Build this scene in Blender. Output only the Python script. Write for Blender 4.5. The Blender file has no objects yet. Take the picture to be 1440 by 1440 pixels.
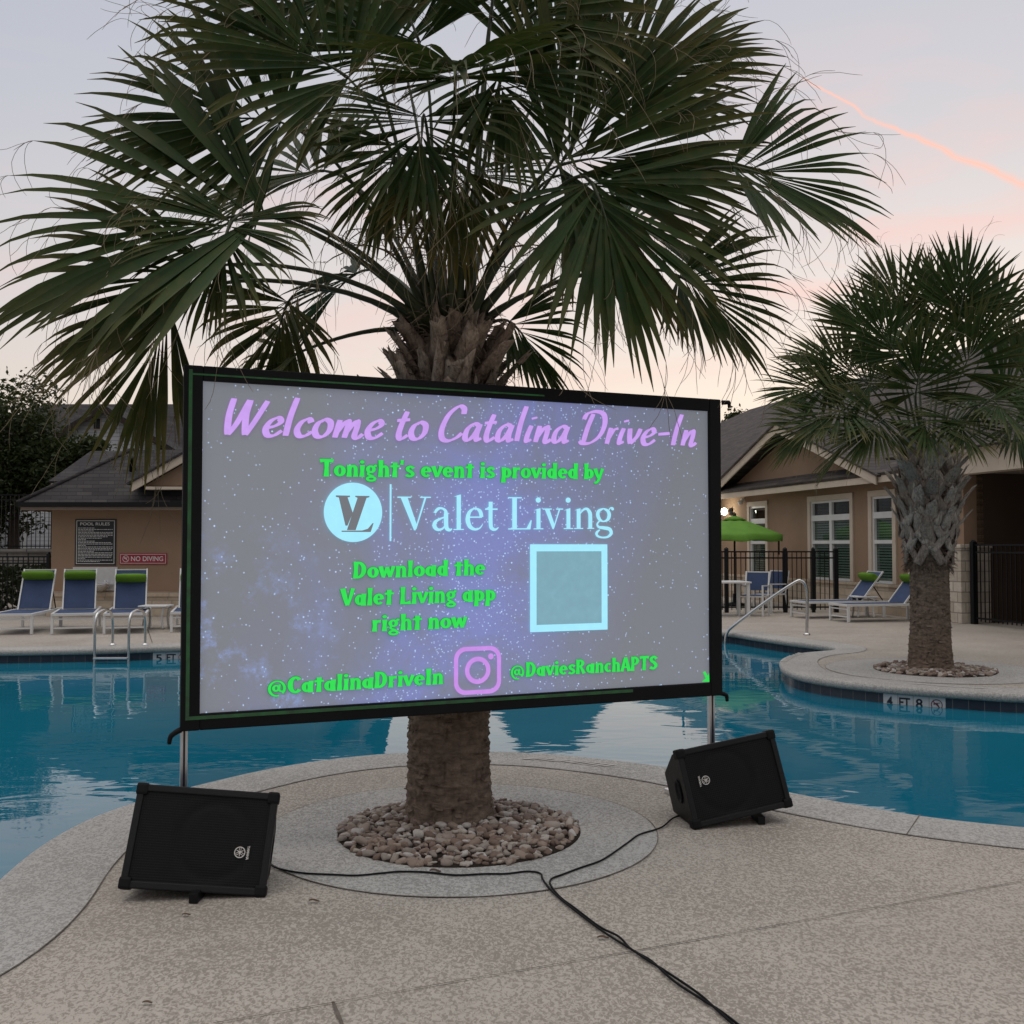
import bpy, bmesh, math, random
from mathutils import Vector, Matrix, Euler, noise
from mathutils.geometry import tessellate_polygon
R = math.radians
S = bpy.context.scene
COL = S.collection

# ------------------------------------------------------------------ camera
TH = math.atan(47 / 1440)
cam = bpy.data.cameras.new('camera'); camo = bpy.data.objects.new('camera', cam); COL.objects.link(camo)
cam.sensor_width = 36; cam.lens = 36; cam.clip_end = 3000; cam.clip_start = 0.05
camo.location = (0, 0, 1.5); camo.rotation_euler = (math.pi / 2 + TH, 0, 0)
S.camera = camo
S.view_settings.view_transform = 'Standard'; S.view_settings.look = 'None'
S.view_settings.gamma = 1; S.view_settings.exposure = 0.10
S.cycles.max_bounces = 8; S.cycles.transparent_max_bounces = 16; S.cycles.use_denoising = True

CF = Vector((0, math.cos(TH), math.sin(TH))); CU = Vector((0, -math.sin(TH), math.cos(TH)))
def ray(px, py): return CF * 1440 + Vector((px - 720, 0, 0)) + CU * (720 - py)
def at(px, py, Y):
    d = ray(px, py); return Vector((0, 0, 1.5)) + d * (Y / d.y)
def gnd(px, py, z=0.0):
    d = ray(px, py); return Vector((0, 0, 1.5)) + d * ((z - 1.5) / d.z)

# ------------------------------------------------------------------ world: dusk sky
W = bpy.data.worlds.new('World'); S.world = W; W.use_nodes = True
nt = W.node_tree; N = nt.nodes; L = nt.links
for n in list(N): N.remove(n)
def nd(t, **k):
    n = N.new(t)
    for a, v in k.items(): setattr(n, a, v)
    return n
def mth(op, a, b=None, c=None, clamp=False):
    n = N.new('ShaderNodeMath'); n.operation = op; n.use_clamp = clamp
    for i, v in enumerate((a, b, c)):
        if v is None: continue
        if isinstance(v, (int, float)): n.inputs[i].default_value = v
        else: L.new(v, n.inputs[i])
    return n.outputs[0]
def dot(vec, v):
    n = N.new('ShaderNodeVectorMath'); n.operation = 'DOT_PRODUCT'; L.new(vec, n.inputs[0]); n.inputs[1].default_value = v
    return n.outputs['Value']
def ramp(fac, stops):
    n = N.new('ShaderNodeValToRGB'); L.new(fac, n.inputs[0])
    e = n.color_ramp.elements
    while len(e) > 1: e.remove(e[-1])
    e[0].position = stops[0][0]; e[0].color = (*stops[0][1], 1)
    for p, c in stops[1:]:
        x = e.new(p); x.color = (*c, 1)
    return n.outputs[0]
def mixc(f, a, b, mode='MIX'):
    n = N.new('ShaderNodeMix'); n.data_type = 'RGBA'; n.blend_type = mode
    for s, v in ((n.inputs[0], f), (n.inputs[6], a), (n.inputs[7], b)):
        if isinstance(v, (int, float)): s.default_value = v
        elif isinstance(v, tuple): s.default_value = (*v, 1)
        else: L.new(v, s)
    return n.outputs[2]
SUN_AZ = R(24); SUN_EL = R(3)          # sunset glow: right of the view, just on the horizon
tc = nd('ShaderNodeTexCoord'); dirv = tc.outputs['Generated']
up = dot(dirv, (0, 0, 1)); 
glow = dot(dirv, (math.sin(SUN_AZ), math.cos(SUN_AZ), 0.0))
cool = ramp(up, [(0.0, (.66, .53, .44)), (.10, (.64, .55, .50)), (.22, (.56, .55, .57)), (.40, (.45, .48, .555)), (.52, (.42, .45, .54)), (.75, (.60, .62, .68)), (1.0, (.66, .68, .74))])
warm = ramp(up, [(0.0, (.98, .74, .52)), (.10, (.97, .83, .68)), (.22, (.84, .75, .70)), (.36, (.66, .63, .65)), (.52, (.54, .55, .61)), (.75, (.60, .62, .68)), (1.0, (.66, .68, .74))])
back = ramp(up, [(0.0, (.20, .20, .22)), (.25, (.30, .29, .31)), (.6, (.50, .50, .54)), (1.0, (.66, .68, .74))])
gl = mth('MULTIPLY_ADD', glow, 1.55, -0.62, clamp=True)
bk = mth('MULTIPLY_ADD', dot(dirv, (0, -1, 0)), 1.0, 0.15, clamp=True)
sky = mixc(bk, mixc(gl, cool, warm), back)
# faint pink cloud wisps low in the glow
mp = nd('ShaderNodeMapping'); L.new(dirv, mp.inputs[0]); mp.inputs['Scale'].default_value = (3.2, 3.2, 13)
mp.inputs['Rotation'].default_value = (0, R(8), 0)
nz = nd('ShaderNodeTexNoise'); L.new(mp.outputs[0], nz.inputs[0]); nz.inputs['Scale'].default_value = 1.6; nz.inputs['Detail'].default_value = 5; nz.inputs['Distortion'].default_value = .5
wisp = ramp(nz.outputs[0], [(0, (0, 0, 0)), (.50, (0, 0, 0)), (.72, (1, 1, 1))])
band = ramp(up, [(0, (0, 0, 0)), (.12, (.1, .1, .1)), (.25, (1, 1, 1)), (.36, (.6, .6, .6)), (.45, (0, 0, 0))])
sky = mixc(mth('MULTIPLY', mth('MULTIPLY', mth('MULTIPLY', wisp, band), gl), 0.80), sky, (.93, .56, .50))
# contrail: a thin streak along one great circle of the sky
A = ray(1128, 108).normalized(); B = ray(1450, 262).normalized()
nn = A.cross(B).normalized(); tt = nn.cross(A).normalized()
n2 = nd('ShaderNodeTexNoise'); L.new(dirv, n2.inputs[0]); n2.inputs['Scale'].default_value = 26; n2.inputs['Detail'].default_value = 4
along = mth('DIVIDE', dot(dirv, tuple(tt)), A.angle(B))
bow = mth('MULTIPLY', mth('MULTIPLY', along, mth('SUBTRACT', 1.0, along)), 0.022)
d = mth('ABSOLUTE', mth('ADD', mth('ADD', dot(dirv, tuple(nn)), mth('MULTIPLY', bow, -1.0)), mth('MULTIPLY_ADD', n2.outputs[0], .014, -.007)))
wid = mth('MULTIPLY_ADD', along, .0046, .0013)
streak = mth('SUBTRACT', 1.0, mth('DIVIDE', d, wid), clamp=True)
lim = mth('MULTIPLY', mth('GREATER_THAN', along, 0.0), mth('GREATER_THAN', dot(dirv, tuple(A)), .3))
sky = mixc(mth('MULTIPLY', mth('MULTIPLY', mth('MULTIPLY', mth('POWER', streak, 1.3), mth('MULTIPLY_ADD', n2.outputs[0], 1.3, .25, clamp=True)), lim), .95), sky, (1.0, .56, .45))
nish = nd('ShaderNodeTexSky'); nish.sky_type = 'NISHITA'; nish.sun_disc = False; nish.sun_elevation = SUN_EL; nish.sun_rotation = SUN_AZ
bg1 = nd('ShaderNodeBackground'); L.new(sky, bg1.inputs[0]); bg1.inputs[1].default_value = 1.0
bg2 = nd('ShaderNodeBackground'); L.new(nish.outputs[0], bg2.inputs[0]); bg2.inputs[1].default_value = 0.006
ad = nd('ShaderNodeAddShader'); L.new(bg1.outputs[0], ad.inputs[0]); L.new(bg2.outputs[0], ad.inputs[1])
wo = nd('ShaderNodeOutputWorld'); L.new(ad.outputs[0], wo.inputs[0])

sl = bpy.data.lights.new('sun', 'SUN'); sl.energy = 0.9; sl.angle = R(70); sl.color = (1, .90, .80)  # broad overhead fill added for skylight; the sun itself has set
so = bpy.data.objects.new('sun', sl); COL.objects.link(so); so.location = (20, 40, 30)
so.rotation_euler = Vector((.12, .10, -1.0)).to_track_quat('-Z', 'Y').to_euler()

# ------------------------------------------------------------------ materials
class NT:
    def __init__(s, name):
        s.m = bpy.data.materials.new(name); s.m.use_nodes = True
        s.t = s.m.node_tree; s.b = s.t.nodes['Principled BSDF']; s.out = s.t.nodes['Material Output']
        s._tc = None
    def n(s, t, **k):
        x = s.t.nodes.new(t)
        for a, v in k.items(): setattr(x, a, v)
        return x
    def l(s, a, b): s.t.links.new(a, b)
    def obj(s):
        if not s._tc: s._tc = s.n('ShaderNodeTexCoord')
        return s._tc.outputs['Object']
    def uv(s):
        if not s._tc: s._tc = s.n('ShaderNodeTexCoord')
        return s._tc.outputs['UV']
    def map(s, v, sc=(1, 1, 1), rot=(0, 0, 0)):
        m = s.n('ShaderNodeMapping'); s.l(v, m.inputs[0]); m.inputs['Scale'].default_value = sc; m.inputs['Rotation'].default_value = rot
        return m.outputs[0]
    def noise(s, v, sc, det=3, rough=.5, dist=0):
        x = s.n('ShaderNodeTexNoise'); s.l(v, x.inputs[0]); x.inputs['Scale'].default_value = sc; x.inputs['Detail'].default_value = det
        x.inputs['Roughness'].default_value = rough; x.inputs['Distortion'].default_value = dist
        return x.outputs[0]
    def ramp(s, f, stops, interp='LINEAR'):
        x = s.n('ShaderNodeValToRGB'); s.l(f, x.inputs[0]); e = x.color_ramp.elements; x.color_ramp.interpolation = interp
        while len(e) > 1: e.remove(e[-1])
        c = stops[0][1]; e[0].position = stops[0][0]; e[0].color = (*c, 1) if not isinstance(c, (int, float)) else (c, c, c, 1)
        for p, c in stops[1:]:
            y = e.new(p); y.color = (*c, 1) if not isinstance(c, (int, float)) else (c, c, c, 1)
        return x.outputs[0]
    def mix(s, f, a, b, mode='MIX'):
        x = s.n('ShaderNodeMix', data_type='RGBA', blend_type=mode)
        for k, v in ((x.inputs[0], f), (x.inputs[6], a), (x.inputs[7], b)):
            if isinstance(v, (int, float)): k.default_value = v
            elif isinstance(v, tuple): k.default_value = (*v, 1)
            else: s.l(v, k)
        return x.outputs[2]
    def math(s, op, a, b=None, clamp=False):
        x = s.n('ShaderNodeMath', operation=op, use_clamp=clamp)
        for i, v in enumerate((a, b)):
            if v is None: continue
            if isinstance(v, (int, float)): x.inputs[i].default_value = v
            else: s.l(v, x.inputs[i])
        return x.outputs[0]
    def bump(s, h, strength=.3, dist=.01):
        x = s.n('ShaderNodeBump'); s.l(h, x.inputs['Height']); x.inputs['Strength'].default_value = strength; x.inputs['Distance'].default_value = dist
        s.l(x.outputs[0], s.b.inputs['Normal']); return x
    def col(s, c):
        if isinstance(c, tuple): s.b.inputs['Base Color'].default_value = (*c, 1)
        else: s.l(c, s.b.inputs['Base Color'])
    def set(s, rough=.6, metal=0, spec=.5):
        s.b.inputs['Roughness'].default_value = rough; s.b.inputs['Metallic'].default_value = metal; s.b.inputs['Specular IOR Level'].default_value = spec
    def attr(s, name):
        a = s.n('ShaderNodeAttribute', attribute_name=name); return a
    def sep(s, c):
        x = s.n('ShaderNodeSeparateColor'); s.l(c, x.inputs[0]); return x.outputs
    def sepx(s, v):
        x = s.n('ShaderNodeSeparateXYZ'); s.l(v, x.inputs[0]); return x.outputs
    def comb(s, x, y, z=0.0):
        c = s.n('ShaderNodeCombineXYZ')
        for i, v in enumerate((x, y, z)):
            if isinstance(v, (int, float)): c.inputs[i].default_value = v
            else: s.l(v, c.inputs[i])
        return c.outputs[0]

M = {}
def simple(name, c, rough=.6, metal=0, spec=.5, var=.25, sc=6, bsc=60, bst=.1):
    k = NT(name); k.set(rough, metal, spec)
    nz = k.noise(k.obj(), sc, 5, .6)
    k.col(k.mix(k.ramp(nz, [(.3, 0.0), (.7, 1.0)]), tuple(x * (1 - var) for x in c), tuple(min(1, x * (1 + var * .6)) for x in c)))
    if bst: k.bump(k.noise(k.obj(), bsc, 4), bst, .004)
    M[name] = k.m; return k.m
simple('black_frame', (.0045, .0045, .005), .6, 0, .2, .3, 8, 120, .15)
simple('black_tolex', (.0030, .0030, .0034), .48, 0, .32, .3, 20, 260, .6)
simple('black_iron', (.006, .006, .007), .45, 0, .25, .3, 5, 80, .1)
simple('black_rubber', (.004, .004, .0045), .6, 0, .2)
simple('white_metal', (.66, .66, .64), .4, 0, .5, .08, 4, 60, .03)
simple('cream_trim', (.56, .47, .37), .65, 0, .4, .10, 2, 40, .1)
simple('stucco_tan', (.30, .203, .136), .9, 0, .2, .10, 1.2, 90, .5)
simple('stucco_shaded', (.085, .058, .040), .9, 0, .2, .10, 1.2, 90, .5)  # darker copy of the tan stucco: porch shade put into its colour
simple('soffit', (.30, .24, .19), .8, 0, .3, .1)
simple('steel', (.62, .61, .59), .22, 1, .5, .12, 5, 50, .02)
simple('brushed_aluminium', (.70, .70, .71), .35, 1, .5, .1, 8, 90, .05)
simple('umbrella_green', (.115, .26, .035), .8, 0, .2, .15, 3, 200, .1)
simple('sling_blue', (.042, .068, .140), .75, 0, .3, .15, 5, 400, .2)
simple('pillow_green', (.115, .24, .022), .85, 0, .2, .15, 4, 200, .2)
simple('sign_red', (.33, .025, .045), .5, 0, .4, .08)
simple('sign_black', (.012, .014, .018), .5)
simple('sign_white', (.62, .62, .60), .6, 0, .3, .06)
simple('logo_silver', (.62, .60, .55), .45, 0.0, .5, .05, 5, 50, 0)
simple('dark_wicker', (.035, .035, .045), .7, 0, .3, .3, 30, 90, .5)
simple('cushion_grey', (.16, .16, .18), .9, 0, .2)
simple('red_box', (.36, .02, .02), .45)
simple('soil', (.03, .023, .018), .95, 0, .1, .4, 30, 60, .6)
simple('branch_bark', (.05, .038, .03), .9, 0, .2, .4, 8, 30, .5)
simple('dry_stem', (.20, .145, .085), .85, 0, .2, .3, 8, 40, .3)
simple('dead_leaf', (.10, .055, .03), .8)
simple('hedge_soil', (.03, .03, .02), .95)
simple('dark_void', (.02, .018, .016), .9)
simple('tile_white', (.55, .56, .56), .3, 0, .5, .06)
simple('tile_ink', (.012, .015, .03), .4)
simple('tile_ink_red', (.14, .03, .05), .4)
simple('groove', (.15, .125, .105), .95, 0, .1, .3, 30)
simple('pale_tile', (.50, .47, .43), .8, 0, .2, .25, 30)

def deck_mat(name, dark, light, sc=46):
    k = NT(name); k.set(.82, 0, .25)
    o = k.map(k.obj(), (1.0, .72, 1), (0, 0, R(32)))
    p = k.noise(o, sc, 4, .62, .9)
    patch = k.noise(k.obj(), 1.1, 4, .6)
    thr = k.math('ADD', p, k.math('MULTIPLY', k.math('SUBTRACT', patch, .5), .28))
    f = k.ramp(thr, [(.455, 0.0), (.535, 1.0)])
    fine = k.noise(k.obj(), 240, 3, .7)
    big = k.noise(k.obj(), .55, 3, .5)
    c = k.mix(f, dark, light)
    c = k.mix(k.ramp(fine, [(.25, .55), (.75, 0.0)]), c, tuple(x * .55 for x in dark))
    c = k.mix(k.math('MULTIPLY', k.ramp(big, [(.3, 0.0), (.75, 1.0)]), .40), c, tuple(x * .82 for x in dark))
    stain = k.ramp(k.noise(k.obj(), 2.3, 5, .7, 1.5), [(.60, 0.0), (.78, 1.0)])
    c = k.mix(k.math('MULTIPLY', stain, .42), c, tuple(x * .6 for x in dark))
    drip = k.ramp(k.noise(k.map(k.obj(), (1, 1, 1), (0, 0, R(20))), .8, 7, .75, 2.2), [(.47, 0.0), (.50, 1.0), (.53, 0.0)])
    c = k.mix(k.math('MULTIPLY', drip, .16), c, tuple(x * .5 for x in dark))
    k.col(c)
    k.bump(k.math('ADD', f, k.math('MULTIPLY', fine, .35)), .35, .004)
    M[name] = k.m
deck_mat('deck_tan', (.325, .288, .240), (.615, .558, .480), 68)
deck_mat('deck_grey', (.33, .318, .290), (.61, .588, .545), 70)

def brick_mat(name, c1, c2, mortar, bw, rh, msize, off=.5, coordfn=None, rough=.85, bst=.5, noise_sc=9, noise_amt=.3, squash=1.0, bias=0.0):
    k = NT(name); k.set(rough, 0, .25)
    x, y, z = k.sepx(k.obj())
    v = coordfn(k, x, y, z)
    b = k.n('ShaderNodeTexBrick'); k.l(v, b.inputs['Vector'])
    b.offset = off; b.squash = squash; b.squash_frequency = 2; b.offset_frequency = 2
    b.inputs['Color1'].default_value = (*c1, 1); b.inputs['Color2'].default_value = (*c2, 1); b.inputs['Mortar'].default_value = (*mortar, 1)
    b.inputs['Scale'].default_value = 1; b.inputs['Mortar Size'].default_value = msize; b.inputs['Mortar Smooth'].default_value = .2
    b.inputs['Bias'].default_value = bias; b.inputs['Brick Width'].default_value = bw; b.inputs['Row Height'].default_value = rh
    nz = k.noise(k.obj(), noise_sc, 5, .65)
    c = k.mix(k.math('MULTIPLY', k.ramp(nz, [(.3, 0.0), (.75, 1.0)]), noise_amt * 1.6), b.outputs[0], tuple(q * .5 for q in c2), 'MIX')
    k.col(c)
    h = k.math('SUBTRACT', k.math('MULTIPLY', nz, .6), b.outputs['Fac'])
    k.bump(h, bst, .02)
    M[name] = k.m; return k
brick_mat('limestone', (.60, .50, .38), (.46, .36, .26), (.34, .29, .24), .42, .17, .010, .37, lambda k, x, y, z: k.comb(k.math('ADD', x, y), z), squash=1.6)
brick_mat('limestone_pier', (.66, .60, .50), (.50, .43, .34), (.30, .26, .22), .34, .20, .012, .33, lambda k, x, y, z: k.comb(k.math('ADD', x, y), z), squash=1.9)
brick_mat('shingles', (.070, .062, .060), (.035, .032, .033), (.018, .017, .018), .33, .085, .006, .41, lambda k, x, y, z: k.comb(k.math('ADD', x, k.math('MULTIPLY', y, .37)), z), bst=.4, noise_sc=1.4, noise_amt=.28)
brick_mat('shingles_brown', (.105, .088, .076), (.055, .047, .043), (.028, .025, .023), .33, .085, .006, .41, lambda k, x, y, z: k.comb(k.math('ADD', x, k.math('MULTIPLY', y, .37)), z), bst=.4, noise_sc=1.4, noise_amt=.28)
brick_mat('siding_white', (.62, .62, .64), (.58, .58, .60), (.30, .30, .31), 9.0, .17, .012, .5, lambda k, x, y, z: k.comb(k.math('ADD', x, y), z), bst=.4, noise_sc=.8, noise_amt=.08)
brick_mat('pool_tile', (.055, .065, .085), (.035, .042, .06), (.16, .16, .16), .152, .152, .004, 0, lambda k, x, y, z: k.uv(), rough=.22, bst=.25, noise_sc=7, noise_amt=.3)
brick_mat('retaining_stone', (.36, .34, .31), (.22, .21, .19), (.08, .075, .07), .55, .22, .02, .45, lambda k, x, y, z: k.comb(x, z), squash=1.4)

# water
k = NT('pool_water'); k.set(.015, 0, .5); k.b.inputs['IOR'].default_value = 1.33
k.col(k.mix(k.ramp(k.noise(k.obj(), .25, 2), [(.35, 0.0), (.7, 1.0)]), (.005, .130, .205), (.008, .165, .245)))
w1 = k.noise(k.map(k.obj(), (1.0, 1.6, 1), (0, 0, R(12))), 1.7, 2, .45, .6)
w2 = k.noise(k.map(k.obj(), (.8, 2.2, 1), (0, 0, R(-9))), 5.0, 2, .5, .4)
calm = k.ramp(k.noise(k.obj(), .33, 2), [(.35, .25), (.65, 1.0)])
bp = k.bump(k.math('MULTIPLY', k.math('ADD', w1, k.math('MULTIPLY', w2, .14)), calm), .17, .030)
M['pool_water'] = k.m

# foliage
def leaf_mat(name, g1, g2, tip, tipamt, trans=.22):
    k = NT(name); k.set(.55, 0, .16)
    a = k.attr('leafdata'); t, r, q = k.sep(a.outputs['Color'])[:3]
    c = k.mix(r, g1, g2)
    c = k.mix(k.math('MULTIPLY', k.math('MULTIPLY', k.ramp(t, [(.55, 0.0), (1.0, 1.0)]), q), tipamt), c, tip)
    c = k.mix(k.math('MULTIPLY', k.ramp(k.noise(k.obj(), 14, 4), [(.45, 0.0), (.8, 1.0)]), k.math('MULTIPLY', q, .6)), c, tip)
    k.col(c)
    tr = k.n('ShaderNodeBsdfTranslucent'); k.l(k.mix(.5, c, (.10, .14, .02)), tr.inputs[0])
    mx = k.n('ShaderNodeMixShader'); mx.inputs[0].default_value = trans
    k.l(k.b.outputs[0], mx.inputs[1]); k.l(tr.outputs[0], mx.inputs[2]); k.l(mx.outputs[0], k.out.inputs[0])
    M[name] = k.m
leaf_mat('palm_leaf', (.014, .036, .010), (.038, .070, .018), (.22, .15, .055), .9, .16)
leaf_mat('palm_leaf_old', (.030, .044, .014), (.068, .074, .020), (.26, .18, .05), 1.0, .18)
leaf_mat('tree_leaf', (.018, .030, .012), (.050, .062, .022), (.06, .06, .02), .4, .18)
leaf_mat('hedge_leaf', (.010, .016, .008), (.026, .036, .014), (.03, .03, .01), .3, .1)
simple('petiole', (.045, .058, .022), .5, 0, .4, .35, 6, 40, .1)
simple('filament', (.25, .20, .13), .8, 0, .2, .2, 6, 40, 0)

k = NT('trunk_fibre'); k.set(.95, 0, .12)
o = k.map(k.obj(), (1, 1, 3.2))
n1 = k.noise(o, 9, 6, .72, .5); n2_ = k.noise(k.map(k.obj(), (7, 7, .9)), 5, 4, .7)
a = k.attr('leafdata'); t, r, q = k.sep(a.outputs['Color'])[:3]
c = k.mix(k.ramp(n1, [(.3, 0.0), (.72, 1.0)]), (.045, .031, .023), (.33, .25, .19))
c = k.mix(k.math('MULTIPLY', k.ramp(n2_, [(.5, 0.0), (.75, 1.0)]), .5), c, (.04, .028, .022))
c = k.mix(k.math('MULTIPLY', r, .5), c, (.20, .15, .115))
k.col(c); k.bump(k.math('ADD', n1, k.math('MULTIPLY', n2_, .5)), .9, .018); M['trunk_fibre'] = k.m

def boot_mat(name, c1, c2, c3):
    k = NT(name); k.set(.85, 0, .2)
    a = k.attr('leafdata'); t, r, q = k.sep(a.outputs['Color'])[:3]
    st = k.math('ADD', k.math('MULTIPLY', k.noise(k.map(k.obj(), (16, 16, 2.2)), 4, 5, .7, .3), .6), k.math('MULTIPLY', k.noise(k.obj(), 11, 6, .75, .6), .4))
    c = k.mix(r, c1, c2)
    c = k.mix(k.math('MULTIPLY', k.ramp(st, [(.40, 0.0), (.62, 1.0)]), .85), c, c3)
    k.col(c); k.bump(st, 1.0, .016); M[name] = k.m
boot_mat('leaf_base_tan', (.36, .27, .21), (.60, .49, .40), (.10, .068, .05))
boot_mat('leaf_base_grey', (.36, .30, .25), (.60, .53, .455), (.10, .075, .058))

k = NT('pebble'); k.set(.7, 0, .3)
a = k.attr('leafdata'); t, r, q = k.sep(a.outputs['Color'])[:3]
c = k.ramp(r, [(0, (.12, .075, .055)), (.25, (.22, .155, .12)), (.5, (.36, .285, .225)), (.68, (.27, .23, .20)), (.82, (.46, .40, .335)), (1, (.56, .53, .49))])
c = k.mix(k.math('MULTIPLY', k.noise(k.obj(), 40, 5, .7), .45), c, (.12, .085, .065))
k.col(c); k.bump(k.noise(k.obj(), 90, 4), .25, .004); M['pebble'] = k.m

# glass with a sky reflection
k = NT('window_glass')
tr = k.n('ShaderNodeBsdfTransparent'); tr.inputs[0].default_value = (.72, .78, .76, 1)
gl_ = k.n('ShaderNodeBsdfGlossy'); gl_.inputs['Roughness'].default_value = .02
fr = k.n('ShaderNodeLayerWeight'); sch = k.math('ADD', k.math('MULTIPLY', k.math('POWER', fr.outputs['Facing'], 4.0), .9), .07)
bmp = k.n('ShaderNodeBump'); bmp.inputs['Strength'].default_value = .02; k.l(k.noise(k.obj(), 1.5, 2), bmp.inputs['Height']); k.l(bmp.outputs[0], gl_.inputs['Normal'])
mx = k.n('ShaderNodeMixShader'); k.l(sch, mx.inputs[0]); k.l(tr.outputs[0], mx.inputs[1]); k.l(gl_.outputs[0], mx.inputs[2])
k.l(mx.outputs[0], k.out.inputs[0]); M['window_glass'] = k.m
simple('blind', (.42, .47, .42), .6, 0, .3, .1)

# speaker grille: perforated steel
k = NT('grille'); k.set(.5, .3, .4)
v = k.n('ShaderNodeTexVoronoi'); v.inputs['Scale'].default_value = 95; v.inputs['Randomness'].default_value = 0.0
x, y, z = k.sepx(k.obj())
k.l(k.comb(x, z), v.inputs[0])
hol = k.ramp(v.outputs['Distance'], [(.30, 0.0), (.42, 1.0)])
k.col(k.mix(hol, (.0012, .0012, .0014), (.0055, .0055, .0062))); k.bump(hol, .5, .003); k.b.inputs['Specular IOR Level'].default_value = .2; k.set(.5, 0, .2); M['grille'] = k.m

# projected picture: pale fabric lit by the projector, star field in it
k = NT('screen_fabric'); k.set(.85, 0, .15)
k.col((.30, .305, .315))
uv = k.uv()
x, y, z = k.sepx(uv)
neb = k.noise(k.map(uv, (1.0, 1.0, 1), (0, 0, R(-28))), 1.55, 6, .66, 1.0)
band_ = k.math('ABSOLUTE', k.math('SUBTRACT', k.math('ADD', k.math('MULTIPLY', x, .62), k.math('MULTIPLY', y, -1.0)), .30))
# milky band from lower left to upper middle
core = k.ramp(band_, [(0.0, .55), (.35, .30), (.75, 0.0)])
cx = k.math('SUBTRACT', 1.0, k.math('MULTIPLY', k.math('ABSOLUTE', k.math('SUBTRACT', k.math('MULTIPLY', x, .575), k.math('ADD', .40, k.math('MULTIPLY', y, .20)))), 2.5), clamp=True)
dens = k.math('MULTIPLY', k.math('MULTIPLY', k.ramp(neb, [(.36, .18), (.62, 1.0)]), 1.25), cx, clamp=True)
patch = k.math('MULTIPLY', k.ramp(k.noise(uv, 6.0, 7, .72, .1), [(.50, 0.0), (.60, 1.0)]), k.ramp(k.noise(uv, 42, 3, .7), [(.45, .25), (.62, 1.0)]))
leftlow = k.math('MULTIPLY', k.math('SUBTRACT', .55, x, clamp=True), k.math('SUBTRACT', .62, y, clamp=True))
patch = k.math('MULTIPLY', patch, k.math('MULTIPLY', leftlow, 6.5, clamp=True))
def stars(sc, th, seed):
    vo = k.n('ShaderNodeTexVoronoi'); vo.inputs['Scale'].default_value = sc
    k.l(k.map(uv, (1, 1, 1), (0, 0, seed)), vo.inputs[0])
    s = k.ramp(vo.outputs['Distance'], [(0.0, 1.0), (th, .8), (th * 1.7, 0.0)])
    on = k.sep(vo.outputs['Color'])[0]
    return s, on
s1, o1 = stars(92, .16, .3)
s2, o2 = stars(38, .075, 1.3)
ok1 = k.math('GREATER_THAN', k.math('ADD', k.math('MULTIPLY', dens, .70), o1), .875)
ok2 = k.math('GREATER_THAN', k.math('ADD', k.math('MULTIPLY', dens, .45), o2), .86)
st = k.math('ADD', k.math('MULTIPLY', s1, k.math('MULTIPLY', ok1, .75)), k.math('MULTIPLY', s2, ok2), clamp=True)
em = k.mix(dens, (.088, .099, .122), (.100, .130, .38))
em = k.mix(k.math('MULTIPLY', patch, .9), em, (.15, .23, .50))
em = k.mix(st, em, (.42, .62, .95))
k.l(em, k.b.inputs['Emission Color']); k.b.inputs['Emission Strength'].default_value = 1.0
M['screen_fabric'] = k.m
def emis(name, c, st=1.0, var=.12):
    k = NT(name); k.col((.05, .05, .05)); k.set(.9, 0, 0)
    nz = k.noise(k.obj(), 18, 4, .6)
    k.l(k.mix(k.ramp(nz, [(.35, 0.0), (.7, 1.0)]), tuple(q * (1 - var) for q in c), c), k.b.inputs['Emission Color']); k.b.inputs['Emission Strength'].default_value = st
    M[name] = k.m
emis('light_purple', (.58, .34, .86)); emis('light_green', (.02, .74, .08)); emis('light_cyan', (.36, .80, .98), 1, .06)
emis('light_pink', (.58, .27, .80)); emis('spill_green', (.003, .045, .008), 1, .6); emis('glyph_grey', (.155, .165, .185), 1, .06)
emis('green_shade', (.03, .20, .07)); emis('purple_shade', (.26, .17, .36))
emis('panel_field', (.20, .38, .46), 1, .10)
emis('lamp_white', (1.0, .98, .80), 14)

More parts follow.
